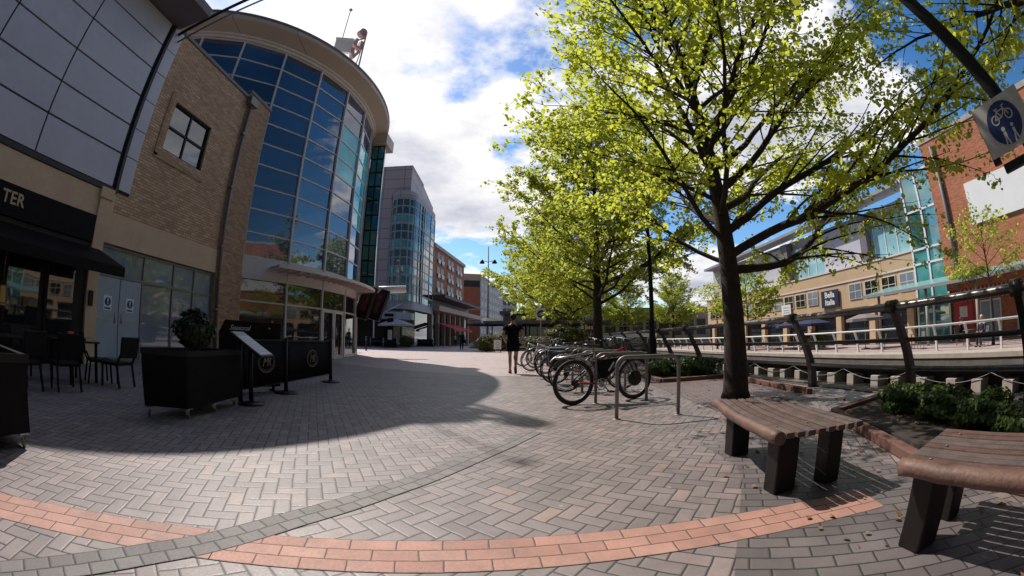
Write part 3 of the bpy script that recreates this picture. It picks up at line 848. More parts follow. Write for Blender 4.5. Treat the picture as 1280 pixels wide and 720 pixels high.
# bay outline: bulges from the front face round to the street side
bay=[]
for k in range(13):
    a=R(192+ (360-192)*k/12)     # from left going round the front to the right
    bay.append((-12.75+1.62*math.cos(a), 44.6+1.75*math.sin(a)))
bay=[(-14.33,44.02)]+bay[1:-1]+[(-11.05,45.2),(-10.85,47.0),(-10.66,50.0),(-10.62,52.4)]
def bayring(mb,z0,z1,out):
    for i in range(len(bay)-1):
        a=Vector((*bay[i],0));b=Vector((*bay[i+1],0));t=(b-a).normalized();n=Vector((t.y,-t.x,0))*out
        mb.add([(a.x+n.x,a.y+n.y,z0),(b.x+n.x,b.y+n.y,z0),(b.x+n.x,b.y+n.y,z1),(a.x+n.x,a.y+n.y,z1)],[(0,1,2,3)])
m=MB()
lv=[5.0+1.01*k for k in range(13)]
for k in range(12): m.cur=0 if k%3 else 1; bayring(m,lv[k],lv[k+1],0)
m.build('bay_glass',[M['glass_green'],M['glass_teal']],tw)
m=MB()
for k in range(13):
    w=.16 if k%3==0 else .08
    bayring(m,lv[k]-w,lv[k]+w,.02)
for i,(x,y) in enumerate(bay):
    if i%2==0 or i>11: m.bar((x,y,5),(x,y,17.1),.12,.12)
for y in (46.2,48,49,51): m.bar((-10.85-.0+ (y-47)*.03,y,5),(-10.85+(y-47)*.03,y,17.1),.1,.1)
m.build('bay_mullions',mat('pale green mullion',(.30,.36,.36),.5),tw)
m=MB(); m.prism([(x,y) for x,y in bay]+[(-12.3,52.4)],17.15,18.0); m.build('bay_head',M['towerclad'],tw); m=MB(); m.prism([(x,y) for x,y in bay]+[(-12.3,52.4)],4.2,4.95); m.build('bay_sill',M['towerclad'],tw)
m=MB(); m.prism([(-14.3,44.5),(-12.4,44.3),(-11.4,46),(-11.2,52),(-13,52)],0,4.19); m.build('ground_glazing',M['glass_d'],tw)
m=MB(); m.box(-30,-14.45,43.9,44.5,0,3.19); m.build('shop_wall',M['dark_wood'],tw)
m=MB(); m.prism([(-24,38.2),(-12.2,41.2),(-11.0,43.0),(-11.0,44.0),(-24,43.9)],3.0,3.75); m.build('canopy',mat('pale grey canopy',(.45,.43,.47),.5,var=.06),tw)
m=MB(); m.box(0,0.001,0,0.001,0,0.001)
m=MB(); m.bar((-13.5,40.83,3.38),(-12.55,41.07,3.38),.05,.30); m.build('canopy_letters',M['black'],tw)
m=MB(); m.tube([(-14.6,40.6,3.75),(-14.4,43.9,6.9)],.07,7); m.tube([(-13.4,40.9,3.75),(-11.6,44.2,5.4)],.07,7); m.tube([(-14.6,40.6,0),(-14.6,40.6,3.0)],.09,8); m.build('canopy_struts',M['white'],tw)

# ------------------------------------------------------------------ far brick building with balconies
def oriented(p0,p1):
    d=(Vector((*p1,0))-Vector((*p0,0))); L=d.length; d.normalize(); n=Vector((d.y,-d.x,0))
    def f(s,z,o=0.0): q=Vector((*p0,0))+d*s+n*o; return (q.x,q.y,z)
    return f,L
F,L=oriented((-10.75,53.0),(-8.5,69.5))
fb=thing('brick_apartment_building','long red brick building with white balconies above a tan canopy and red awning','building',(-10.75,53,0))
def obox(mb,F,s0,s1,z0,z1,o0,o1):
    v=[F(s0,z0,o0),F(s1,z0,o0),F(s1,z0,o1),F(s0,z0,o1),F(s0,z1,o0),F(s1,z1,o0),F(s1,z1,o1),F(s0,z1,o1)]
    mb.add(v,[(0,3,2,1),(4,5,6,7),(0,1,5,4),(1,2,6,5),(2,3,7,6),(3,0,4,7)])
m=MB(); obox(m,F,0,L,6.9,13.6,-12,0); m.build('brick_wall',M['red_far'],fb)
m=MB(); obox(m,F,-.1,L+.1,13.605,14.1,-12,.25); m.build('cornice',M['tan_canopy'],fb)
m=MB(); obox(m,F,0,L+6,0,5.2,-12,-1.0); m.build('shop_front',M['glass_d'],fb)
m=MB(); obox(m,F,-.2,L+9,4.75,5.45,-3,1.1); m.build('tan_canopy',M['tan_canopy'],fb)
m=MB(); obox(m,F,-.2,L+6,6.5,6.88,-8,1.9); m.build('grey_canopy',M['roof_dark'],fb)
m=MB(); obox(m,F,0,L+6,5.455,6.495,-8,-.6); m.build('clerestory',M['soffit'],fb)
for b in range(3):
    s0=1.6+5.1*b
    for fl in range(3):
        z0=7.5+2.05*fl
        for c in range(2):
            m=MB(); a=s0+1.75*c; obox(m,F,a,a+1.35,z0,z0+1.55,.01,.04); w=m.build('window',M['winfar'],fb)
            m=MB(); obox(m,F,a+.12,a+1.2,z0+.05,z0+.62,.14,.19); m.build('balcony_panel',M['white_sheet'],w)
for k in range(8):
    m=MB(); s=.2+2.9*k; obox(m,F,s,s+.45,0,4.74,-.6,-.1); m.build('column',M['tan_canopy'],fb)
for s0,s1 in ((1.2,7.4),(8.2,11.6)):
    m=MB(); m.add([F(s0,3.2,.3),F(s1,3.2,.3),F(s1,2.35,2.8),F(s0,2.35,2.8),F(s0,2.05,2.8),F(s1,2.05,2.8)],[(0,1,2,3),(3,2,5,4)]); m.build('red_awning',M['redcloth'],fb)

# second far block
F2,L2=oriented((-10.6,84.5),(-6.9,85.5))
f2=thing('corner_block','plain red brick block end with a grey top storey further along the street','building',(-8,85,0))
m=MB(); obox(m,F2,0,L2,0,12.2,-25,0); m.build('brick_wall',M['red_far'],f2)
m=MB(); obox(m,F2,.02,L2-.02,12.205,13.6,-24.9,-.3); m.build('top_storey',M['winfar'],f2)
m=MB(); obox(m,F2,-.2,L2+.2,13.605,15.0,-25,.2); m.build('roof_band',M['tan_canopy'],f2)
F3,L3=oriented((-6.85,86),(-2.6,113))
f3=thing('grey_office_block','long pale grey office block with rows of windows closing the street','building',(-5,100,0))
m=MB(); obox(m,F3,0,L3,0,14.6,-18,0); m.build('wall',M['office'],f3)
for fl in range(6):
    for k in range(9):
        m=MB(); s=.6+3.0*k; z=2.2+2.0*fl; obox(m,F3,s,s+2.3,z,z+1.1,.01,.05); m.build('window',M['winfar'],f3)
m=MB(); obox(m,F3,-.1,L3+.1,14.605,15.0,-18,.15); m.build('roof_edge',M['tan_canopy'],f3)
F4,L4=oriented((-3.2,118),(1.5,124))
f4=thing('distant_office','distant grey block with a dark overhanging top beyond the office block','building',(-1,120,0))
m=MB(); obox(m,F4,0,L4,0,13.6,-10,0); m.build('wall',M['office'],f4)
m=MB(); obox(m,F4,-.6,L4+.3,13.605,14.6,-10,.6); m.build('roof',M['roof_dark'],f4)
for fl in range(5):
    for k in range(3):
        m=MB(); obox(m,F4,.6+2.4*k,2.4+2.4*k,2+2.3*fl,3.3+2.3*fl,.01,.05); m.build('window',M['winfar'],f4)

# ------------------------------------------------------------------ street lamps
def street_lamp(x,y,h,label,heads=True):
    t=thing('street_lamp',label,'street lamp',(x,y,0))
    m=MB(); m.tube([(x,y,0),(x,y,1.2),(x,y,1.25),(x,y,h)],[.11,.11,.075,.05],10); m.build('pole',M['black_m'],t)
    if heads:
        for z,sx in ((h-1.6,-1),(h-1.6,1),(h-4.0,1)):
            m=MB(); m.tube([(x,y,z),(x+sx*.5,y,z+.15)],.03,6); m.lathe((x+sx*.62,y,z-.12),[(.26,0),(.24,.1),(.09,.36),(.04,.40)],12); m.build('lamp_head',M['black_m'],t)
        m=MB(); m.lathe((x,y,h-3.1),[(.10,0),(.12,.5),(.05,.55)],10); m.build('sensor_box',M['black_m'],t)
    return t
street_lamp(-2.35,39.0,10.2,'tall dark street lamp with three lamp heads standing against the sky by the far cafe')
t=thing('street_lamp','slim plain dark lamp post standing among the trees by the railing','street lamp',(4.45,12.2,0))
m=MB(); m.tube([(4.45,12.2,0),(4.45,12.2,1.5),(4.45,12.2,1.55),(4.45,12.2,7.5)],[.105,.10,.075,.06],12); m.build('pole',M['black_m'],t)
m=MB(); m.lathe((4.45,12.2,0),[(.16,0),(.16,.04),(.12,.1)],12); m.build('base_collar',M['black_m'],t)
m=MB(); m.lathe((4.45,12.2,7.4),[(.3,0),(.28,.1),(.1,.36),(.04,.4)],12); m.build('lamp_head',M['black_m'],t)
m=MB(); m.box(4.34,4.56,12.09,12.31,.42,.95); m.build('access_door',M['black_m'],t,bevel=.02)
# leaning mast with the cycle sign
A=Vector((3.105,.774,2.42)); B=Vector((2.83,1.0,3.21)); d=(B-A).normalized()
base=A-d*(A.z/d.z); top=B+d*3.2
t=thing('lamp_mast','leaning dark lamp mast rising past the blue cycle sign at the upper right','street lamp',base)
m=MB(); m.tube([base,A,B,top],[.075,.06,.055,.045],12); m.build('pole',M['black_m'],t)
m=MB(); m.lathe((base.x,base.y,0),[(.15,0),(.15,.03),(.1,.08)],12); m.build('base_plate',M['black_m'],t)
m=MB(); m.tube([top,top+Vector((-.5,.35,.08))],.04,8); m.ball(top+Vector((-.62,.43,.05)),.2,.16,.07); m.build('lamp_head',M['black_m'],t)
# sign on the mast
C0=Vector((2.96,.735,2.10)); toC=(Vector((0,0,1.0))-C0).normalized()
uy=(d*.45+Vector((0,0,.75))).normalized(); un=(toC+Vector((.25,.05,-.1))).normalized(); un=(un-uy*un.dot(uy)).normalized(); ux=uy.cross(un).normalized()
MX=Matrix(((ux.x,uy.x,un.x,C0.x),(ux.y,uy.y,un.y,C0.y),(ux.z,uy.z,un.z,C0.z),(0,0,0,1)))
sg=thing('cycle_sign','white square sign with a blue roundel showing a bicycle, fixed to the leaning mast','sign',C0)
m=MB(); m.box(-.21,.21,-.17,.17,-.012,.0,MX); m.build('plate',M['sign_shaded'],sg)
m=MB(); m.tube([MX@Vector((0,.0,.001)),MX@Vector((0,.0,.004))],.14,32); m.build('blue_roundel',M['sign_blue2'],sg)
m=MB(); z=.006
def sring(mb,x,y,r,w):
    for k in range(20):
        a=2*PI*k/20;b=2*PI*(k+1)/20
        mb.add([MX@Vector((x+(r-w)*math.cos(a),y+(r-w)*math.sin(a),z)),MX@Vector((x+r*math.cos(a),y+r*math.sin(a),z)),MX@Vector((x+r*math.cos(b),y+r*math.sin(b),z)),MX@Vector((x+(r-w)*math.cos(b),y+(r-w)*math.sin(b),z))],[(0,1,2,3)])
def sline(mb,a,b,w=.009):
    a=Vector((*a,z));b=Vector((*b,z));t_=(b-a).normalized();n=Vector((-t_.y,t_.x,0))*w/2
    mb.add([MX@(a-n),MX@(b-n),MX@(b+n),MX@(a+n)],[(0,1,2,3)])
sring(m,-.06,.035,.034,.009); sring(m,.06,.035,.034,.009)
for a,b in (((-.06,.035),(-.025,.08)),((-.025,.08),(.04,.08)),((-.025,.08),(.0,.035)),((.0,.035),(.04,.08)),((-.06,.035),(.0,.035)),((.06,.035),(.03,.1)),((.03,.1),(.055,.103)),((-.04,.095),(-.01,.095)),((-.025,.095),(-.025,.08))): sline(m,a,b)
m.build('bicycle_symbol',M['sign_shaded'],sg)
# pedestrian figures on the lower half
for x,s in ((-.035,1),(.045,.8)):
    m=MB()
    for k in range(10):
        a=2*PI*k/10;b=2*PI*(k+1)/10; r=.016*s; y=-.035
        m.add([MX@Vector((x,y,z)),MX@Vector((x+r*math.cos(a),y+r*math.sin(a),z)),MX@Vector((x+r*math.cos(b),y+r*math.sin(b),z))],[(0,1,2)])
    sline(m,(x,-.055),(x,-.095),.026*s); sline(m,(x-.005,-.09),(x-.018,-.14),.012); sline(m,(x+.005,-.09),(x+.018,-.14),.012); m.build('walker_symbol',M['sign_shaded'],sg)
m=MB(); m.box(-.215,-.155,-.20,.13,-.10,-.03,MX); m.box(-.15,.25,-.275,-.225,-.10,-.01,MX); m.build('bracket',M['black_m'],sg)

# ------------------------------------------------------------------ far bank buildings
BX=25.0; GZ=-.4
cb=thing('arcade_building','long buff stone riverside building with pale upper storeys and shop units across the river','building',(BX,20,GZ))
m=MB(); m.box(BX,BX+12,15.6,47,4.42,5.30); m.build('stone_band',M['beige_sun'],cb)
m=MB(); m.box(BX+.05,BX+12,15.6,47,2.35,4.415); m.build('upper_wall',M['beige_sun'],cb)
m=MB(); m.box(BX-.02,BX+12,15.6,47,4.30,4.415); m.box(BX-.06,BX+12,15.6,47,5.305,5.42); m.build('string_course',M['cream'],cb)
m=MB(); m.box(BX+.35,BX+12,15.6,47,GZ,2.345); m.build('shop_glazing',M['glass_d'],cb)
for k in range(9):
    y=16.2+3.65*k
    m=MB(); m.box(BX-.05,BX+.34,y-.3,y+.3,GZ,2.345); m.build('column',M['beige_sun'],cb)
for k in range(18):
    y=16.3+1.72*k
    if 22.9<y<25.6: continue
    m=MB(); m.box(BX-.02,BX+.049,y-.68,y+.68,2.95,4.1)
    w=m.build('window',M['cream'],cb)
    m=MB()
    for a,b in ((-.62,-.03),(.03,.62)):
        for c,d in ((3.0,3.5),(3.56,4.05)): m.box(BX-.03,BX-.022,y+a,y+b,c,d)
    m.build('pane',M['glass_d'] if k%3 else M['glass_grey'],w)
# upper storeys: white panels, dark fins, pale glazing
m=MB(); m.box(BX+1.2,BX+12,15.6,47,5.425,9.2); m.build('upper_panels',M['office'],cb)
segs=[(16.2,20.0,'g'),(20.0,20.7,'d'),(20.7,25.6,'w'),(25.6,30.2,'g'),(30.2,31.2,'d'),(31.2,36.5,'w'),(36.5,41,'g'),(41,42,'d')]
for a,b,k in segs:
    m=MB()
    if k=='g': m.box(BX+1.0,BX+1.19,a,b,5.43,8.3); g=m.build('upper_glazing',M['glass_pale'],cb); m=MB(); [m.box(BX+.96,BX+.995,y-.03,y+.03,5.43,8.3) for y in np.arange(a,b,1.15)]; m.build('glazing_bars',M['white'],g)
    elif k=='d': m.box(BX+.4,BX+1.19,a,b,5.43,9.0); m.build('dark_fin',M['soffit'],cb)
    else: m.box(BX+.9,BX+1.19,a,b,5.43,8.8); m.build('white_panel',M['clad_pale'],cb)
m=MB(); m.bar((BX+.6,15.6,9.9),(BX+.6,47,9.3),1.6,.25); m.build('roof_edge',M['roof_grey'],cb)
m=MB(); m.box(BX+.02,BX+12,12.85,15.58,GZ,10.2); st=m.build('stair_glazing',M['glass_teal'],cb)
m=MB()
for y in (12.9,14.2,15.5): m.box(BX-.05,BX+.015,y-.07,y+.07,GZ,10.2)
for z in (4.4,5.3,7.7,10.1): m.box(BX-.05,BX+.015,12.9,15.5,z-.06,z+.06)
m.build('stair_frame',M['white'],cb)
# restaurant sign
m=MB(); m.box(BX-.12,BX-.03,23.3,25.4,2.62,3.95); s_=m.build('name_board',M['navy'],cb,bevel=.02)
for i,wd in enumerate(('Bella','Italia')):
    text_obj(wd,.62,'lettering',M['sign_white'],s_,basis((BX-.128,24.35,3.57-.58*i),(0,-1,0),(0,0,1)),.004,bold=.02).parent=s_
m=MB(); m.box(BX-.12,BX-.03,29.7,31.1,2.45,3.35); s_=m.build('white_board',M['sign_white'],cb)
m=MB()
for z in (3.1,2.85,2.65): m.box(BX-.128,BX-.121,29.95,30.85,z-.04,z+.04)
m.build('board_print',M['paper_g'],s_)
# red brick corner block
rb=thing('brick_corner_block','orange red brick block with a large white panel across the river at the right edge','building',(BX,5,GZ))
m=MB(); m.box(BX-.4,BX+12,-12,12.82,2.45,11.3); m.build('brick_wall',M['red'],rb)
m=MB(); m.box(BX-.45,BX+12,-12.1,12.9,11.305,11.6); m.build('coping',M['stone'],rb)
m=MB(); m.box(BX-.52,BX-.41,-8,10.2,5.7,8.0); m.build('white_panel',M['white_sheet'],rb)
m=MB(); m.tube([(BX-.5,11.9,2.5),(BX-.5,11.9,10.9)],.13,10); m.build('downpipe',M['soffit'],rb)
m=MB(); m.box(BX+.2,BX+12,-12,12.8,GZ,2.44); m.build('ground_wall',M['red'],rb)
m=MB()
for k in range(80): m.box(BX-.3,BX-.2,-11.9+.3*k,-11.82+.3*k,1.75,2.43)
m.build('slatted_screen',M['beige'],rb)
for y in (4.2,7.3,9.9):
    m=MB(); m.box(BX+.12,BX+.195,y-.75,y+.75,GZ,1.7); d_=m.build('glass_door',M['white'],rb)
    m=MB(); [m.box(BX+.10,BX+.115,y+a,y+b,GZ+.15,1.6) for a,b in ((-.68,-.05),(.05,.68))]; m.build('pane',M['curtain'],d_)
m=MB(); m.box(BX+.10,BX+.19,11.2,12.6,.35,1.95); m.build('red_poster',M['red_poster'],rb)
m=MB(); m.box(BX+.07,BX+.098,11.6,12.2,.9,1.5); m.build('poster_patch',M['sign_white'],rb)
# glass canopy on the far bank
cn=thing('glass_canopy','pale green glass canopy on posts along the far bank in front of the shops','canopy',(22.5,12,GZ))
m=MB()
m.add([(21.6,17.8,2.75),(21.6,4.0,2.75),(24.5,4.0,3.25),(24.5,17.8,3.25),(21.6,17.8,2.80),(21.6,4.0,2.80),(24.5,4.0,3.30),(24.5,17.8,3.30)],[(0,3,2,1),(4,5,6,7),(0,1,5,4),(1,2,6,5),(2,3,7,6),(3,0,4,7)]); m.build('roof',M['canopy_glass'],cn)
m=MB(); m.bar((21.58,17.9,2.7),(21.58,3.9,2.7),.12,.16); [m.bar((21.6,y,2.72),(24.5,y,3.2),.08,.1) for y in np.arange(4,18,1.97)]; m.build('frame',M['roof_grey'],cn)
for y in (6.0,9.5,13.0,16.8):
    m=MB(); m.tube([(22.0,y,GZ),(22.0,y,2.72)],.10,10); m.build('post',M['stone'],cn)
# background beyond the river end, under the trees
bg=thing('low_stone_building','low pale stone building closing the far end of the river','building',(16,66,0))
m=MB(); m.box(2,34,62,75,0,5.2); m.build('wall',M['stone'],bg)
m=MB(); m.box(1,35,61,76,5.21,5.7); m.build('roof',M['roof_grey'],bg)
for k in range(13):
    m=MB(); m.box(3.2+2.3*k,4.9+2.3*k,61.93,61.99,1.2,3.8); m.build('window',M['winfar'],bg)
br=thing('footbridge','white decked footbridge crossing the end of the river','bridge',(12,50,0))
m=MB(); m.box(5.0,18.5,49,51.5,1.05,1.5); m.build('deck',M['white_sheet'],br)
for x in (6,9.5,14,17.5):
    m=MB(); m.box(x-.25,x+.25,49.4,51,-2.5,1.04); m.build('pier',M['stone'],br)
m=MB(); m.tube([(5,49.05,2.5),(18.5,49.05,2.5)],.05,6); [m.tube([(x,49.05,1.5),(x,49.05,2.5)],.03,5) for x in np.arange(5,18.6,1.5)]; m.build('balustrade',M['rail'],br)

# ------------------------------------------------------------------ cafe pavilion in the middle distance
pv=thing('cafe_pavilion','low cafe pavilion with two dark flat roofs at the end of the plaza','building',(1.5,38,0))
m=MB(); m.prism([(-2.6,35.5),(3.5,34.2),(9,35.5),(9,41),(-2.2,41)],2.35,2.62); m.build('lower_roof',M['roof_dark'],pv)
m=MB(); m.prism([(-1.2,38.4),(6,37.4),(8.8,38.5),(8.8,44),(-1,44)],3.4,3.7); m.build('upper_roof',M['roof_dark'],pv)
m=MB(); m.prism([(-.8,39.3),(6.5,38.6),(8.4,39.6),(8.4,43),(-.8,43)],0,3.39); m.build('wall',M['glass_green'],pv)
m=MB()
for k in range(9): m.bar((-.7+1.05*k,39.15-.06*k,0),(-.7+1.05*k,39.15-.06*k,3.38),.09,.09)
m.build('frame',M['roof_grey'],pv)
for x,y in ((-1.8,36.2),(1.2,35.6),(4.6,35.4),(8.2,36.2)):
    m=MB(); m.tube([(x,y,0),(x,y,2.34)],.06,8); m.build('post',M['black_m'],pv)
rp=thing('sloped_barrier','pale sloping handrail barrier beside the steps at the street end','barrier',(-4,44,0))
m=MB()
for k in range(4): m.bar((-4.6+.05*k,43+.4*k,.35+.0*k),(-2.7+.05*k,42+.4*k,1.35),.06,.22)
m.build('rails',M['white'],rp)
m=MB(); m.prism_axis([(-.2,0),(2.2,0),(2.2,1.0)],(-4.6,43.3,0),(.88,-.46,0),(0,0,1),(.4,.9,0)); m.build('ramp',M['stone'],rp)

# ------------------------------------------------------------------ foliage
LEAF2D = np.array([(0,-.5),(.36,-.30),(.46,.06),(.22,.42),(0,.56),(-.22,.42),(-.46,.06),(-.36,-.30)])
def leaf_mesh(name, P, size, matl, rng, up=.45, parent=None, N=None):
    P=np.asarray(P,float); n=len(P)
    nr=rng.normal(size=(n,3)); nr[:,2]=np.abs(nr[:,2])*.8+up
    if N is not None: nr=nr*.55+np.asarray(N)*1.1
    nr/=np.linalg.norm(nr,axis=1,keepdims=True)
    t=rng.normal(size=(n,3)); t-=nr*(t*nr).sum(1,keepdims=True); t/=np.linalg.norm(t,axis=1,keepdims=True)
    b=np.cross(nr,t); s=(size*rng.uniform(.5,1.4,size=n))[:,None,None]
    k=len(LEAF2D)
    L=LEAF2D[None,:,:]
    V=P[:,None,:]+s*(L[:,:,0:1]*t[:,None,:]+L[:,:,1:2]*b[:,None,:]+ (np.abs(L[:,:,0:1])*.35-.05)*nr[:,None,:])
    me=bpy.data.meshes.new(name)
    me.vertices.add(n*k); me.vertices.foreach_set('co',V.reshape(-1))
    me.loops.add(n*k); me.loops.foreach_set('vertex_index',np.arange(n*k,dtype=np.int32))
    me.polygons.add(n); me.polygons.foreach_set('loop_start',np.arange(0,n*k,k,dtype=np.int32)); me.polygons.foreach_set('loop_total',np.full(n,k,dtype=np.int32))
    me.materials.append(matl); me.update(calc_edges=True)
    o=bpy.data.objects.new(name,me); COL.objects.link(o)
    if parent is not None: o.parent=parent
    return o

def grow_tree(seed, H=9.2, spread=4.2, r0=.20, first=1.75, nlimb=30, dens=1.0, lean=(0,0), bias=(0,0), low=22, bare=.15):
    rg=random.Random(seed); mb=MB(); leaves=[]
    tp=[];tr=[]
    n=16
    for i in range(n+1):
        s=i/n; z=H*.93*s
        tp.append(Vector((lean[0]*s*s+.05*math.sin(3*s+seed), lean[1]*s*s+.05*math.cos(4*s+seed), z)))
        fl=.35*math.exp(-z/.12) if z<.6 else 0
        tr.append(r0*(1-.93*s**.8)*(1+fl)+.008)
    tr[0]=r0*1.25
    tp.insert(1,Vector((tp[0].x,tp[0].y,.12))); tr.insert(1,r0*1.06)
    mb.tube(tp,tr,12)
    def trunk_at(z):
        s=min(1,z/(H*.93)); return Vector((lean[0]*s*s+.05*math.sin(3*s+seed), lean[1]*s*s+.05*math.cos(4*s+seed), z)), r0*(1-.93*s**.8)+.008
    def branch(p,d,L,r,lev,droop):
        steps=max(4,int(L/.28)) if lev<2 else max(3,int(L/.2))
        pts=[p.copy()]; rr=[r]; q=p.copy(); dd=d.normalized(); dirs=[dd.copy()]
        for i in range(steps):
            s=(i+1)/steps
            jit=Vector((rg.uniform(-1,1),rg.uniform(-1,1),rg.uniform(-1,1)))*(.13 if lev<2 else .2)
            dd=(dd+jit+Vector((0,0,droop*(1 if lev else (1.0-1.6*s))))).normalized()
            q=q+dd*(L/steps); pts.append(q.copy()); rr.append(max(.0028,r*(1-.88*s))); dirs.append(dd.copy())
        mb.tube(pts,rr,7 if lev==0 else (5 if lev==1 else 3),cap=False)
        return pts,dirs,rr
    for i in range(nlimb):
        s=(i+.5)/nlimb
        z=first+(H*.9-first)*s**1.12
        p,rt=trunk_at(z)
        az=i*2.399+rg.uniform(-.35,.35)
        Lm=spread*(1.04-.66*s**1.7)*rg.uniform(.82,1.12)
        Lm*=1+math.cos(az)*bias[0]+math.sin(az)*bias[1]; el=R(low+(60-low)*s**.8+rg.uniform(-8,10))
        d=Vector((math.cos(az)*math.cos(el),math.sin(az)*math.cos(el),math.sin(el)))
        pts,dirs,rr=branch(p,d,Lm,min(rt*.5,.012+.0095*Lm),0,.05)
        k=0
        for j in range(1,len(pts)):
            f=j/len(pts)
            if f<.16: continue
            for rep in range(2 if rg.random()<.8 else 1):
                k+=1
                side=dirs[j].cross(Vector((0,0,1))); side=side.normalized() if side.length>.1 else Vector((1,0,0))
                sd=1 if k%2 else -1
                d2=(dirs[j]*rg.uniform(.6,1.1)+side*sd*rg.uniform(.45,.9)+Vector((0,0,rg.uniform(-.35,.35)))).normalized()
                L2=(.45+.36*Lm*(1-f)+.2)*rg.uniform(.6,1.25)
                p2,di2,r2=branch(pts[j],d2,L2,max(.005,rr[j]*.42),1,-.03)
                for jj in range(1,len(p2)):
                    if rg.random()<.7:
                        d3=(di2[jj]*.7+Vector((rg.uniform(-1,1),rg.uniform(-1,1),rg.uniform(-.6,.35)))).normalized()
                        L3=rg.uniform(.16,.42)
                        p3,di3,r3=branch(p2[jj],d3,L3,.0045,2,-.06)
                        for q in p3[1:]: leaves.append((q,dens*rg.choice((1,2,2,3))))
                    if jj>len(p2)*.35: leaves.append((p2[jj],dens*2))
            if j==len(pts)-1: leaves.append((pts[j],4))
    P=[]
    for q,c in leaves:
        c=int(c)+(1 if rg.random()<(c-int(c)) else 0)
        # some twigs are still nearly bare in spring
        if rg.random()<bare: continue
        for _ in range(c):
            P.append((q.x+rg.gauss(0,.06),q.y+rg.gauss(0,.06),q.z+rg.gauss(-.03,.05)))
    return mb,P

def make_tree(seed,loc,label,rz=0,leafm='leaf',lsize=.085,group='row of young lime trees along the promenade',barkm='bark',cat='tree',**k):
    t=thing('promenade_tree',label,cat,loc,rz,group)
    mb,P=grow_tree(seed,**k)
    mb.build('trunk',M[barkm],t,world=False)
    rg=np.random.default_rng(seed)
    leaf_mesh('crown',P,lsize,M[leafm],rg,parent=t)
    return t
make_tree(3,(3.47,5.62,0),'nearest lime tree with a dark straight trunk and fresh yellow green leaves beside the bench',rz=0,lsize=.064,dens=3.3,spread=5.0,H=9.9,nlimb=46,lean=(-.45,.1),bias=(.30,-.12),low=9,first=1.95,bare=.18,group=None)
t0=make_tree(5,(3.75,-2.1,0),'lime tree whose hanging branches reach in at the top right corner around the cycle sign',rz=0,lsize=.065,dens=2.1,spread=5.0,H=9.0,nlimb=44,bias=(-.05,.25),low=10,first=2.1,bare=.15,group=None)
t2=make_tree(11,(3.2,14.5,0),'lime tree with a dark trunk rising just behind the bicycle row',rz=0,leafm='leaf2',lsize=.085,dens=3.3,spread=4.7,H=9.8,nlimb=42,bare=.12,bias=(.14,0),r0=.22,first=2.2,low=10,group=None)
t5=dup(t2,(9.0,57.5,0),.7,'tree beyond the footbridge in front of the low stone building, left one'); t6=dup(t2,(16.5,57.0,0),3.1,'tree beyond the footbridge in front of the low stone building, middle one'); t7=dup(t2,(24.5,57.5,0),5.2,'tree beyond the footbridge at the right end of the low stone building')
t3=dup(t2,(3.3,22.8,0),2.4,'third lime tree of the promenade row, beyond the one behind the bicycles')
t4=dup(t2,(3.4,31.0,0),4.1,'farthest lime tree of the promenade row, close to the cafe pavilion')
for t in (t3,t4): t.scale=(.92,.92,.9)
# far bank tree: sparse young crown
tf=make_tree(21,(20.4,8.0,-.4),'small sparse young tree with a thin trunk on the far bank beside the glass canopy',leafm='leaf2',lsize=.12,dens=.5,spread=2.1,H=5.6,nlimb=15,r0=.09,first=2.6,group=None)
tf.name='young_tree'
th=make_tree(27,(19.7,29.5,-.4),'fuller young tree on the far bank left of the restaurant sign',leafm='leaf2',lsize=.16,dens=1.3,spread=3.0,H=6.8,nlimb=20,r0=.11,first=2.0,low=8,group=None); th.name='young_tree'
tg=dup(tf,(20.2,36.0,-.4),1.3,'small young tree on the far bank near the end of the river'); tg.scale=(1.3,1.3,1.1)

def shrub(name,label,loc,rx,ry,rz,n,leafm,lsize,seed,stem=True,group=None,parent=None,cat='shrub',lump=.18):
    t=thing(name,label,cat,loc,0,group)
    rg=np.random.default_rng(seed)
    d=rg.normal(size=(n,3)); d/=np.linalg.norm(d,axis=1,keepdims=True)
    ph=rg.uniform(0,6.28,size=6)
    lum=1+lump*(np.sin(3*d[:,0]+ph[0])*np.cos(4*d[:,1]+ph[1])+.6*np.sin(7*d[:,2]+5*d[:,0]+ph[2]))
    rad=(rg.uniform(.35,1,size=n)**.4)*lum
    P=d*rad[:,None]*np.array([rx,ry,rz])
    P[:,2]=np.maximum(P[:,2],-rz*.86)+rz
    leaf_mesh('foliage',P,lsize,M[leafm],rg,up=.15,parent=t,N=d)
    m=MB(); rgg=random.Random(seed)
    for k in range(9):
        a=rgg.uniform(0,6.28); q=rgg.uniform(.3,.75)
        m.tube([(rgg.uniform(-.04,.04),rgg.uniform(-.04,.04),-.04),(math.cos(a)*rx*q*.5,math.sin(a)*ry*q*.5,rz*.7),(math.cos(a)*rx*q,math.sin(a)*ry*q,rz*1.5)],[.014,.01,.004],5)
    m.build('stems',M['bark2'],t,world=False)
    return t
hl=['low box hedge bush at the end of the bed nearest the railing post','second low box hedge bush along the bed by the quay','third low box hedge bush along the bed, sunlit on its top','low box hedge bush at the right edge of the picture beside the bench end']
for i,(x,y,w) in enumerate(((4.25,2.80,.38),(4.05,2.14,.36),(3.88,1.54,.34),(3.66,1.0,.36))):
    shrub('hedge_shrub',hl[i],(x,y,.02),w,.32,.16,3000,'leaf_hedge',.036,40+i,cat='hedge bush',lump=.22,group='low box bushes beside the bench')
hl=['low green bush in the planting bed just behind the front bicycle wheel','low green bush in the bed by the slim lamp post','low green bush at the bed corner under the railing']
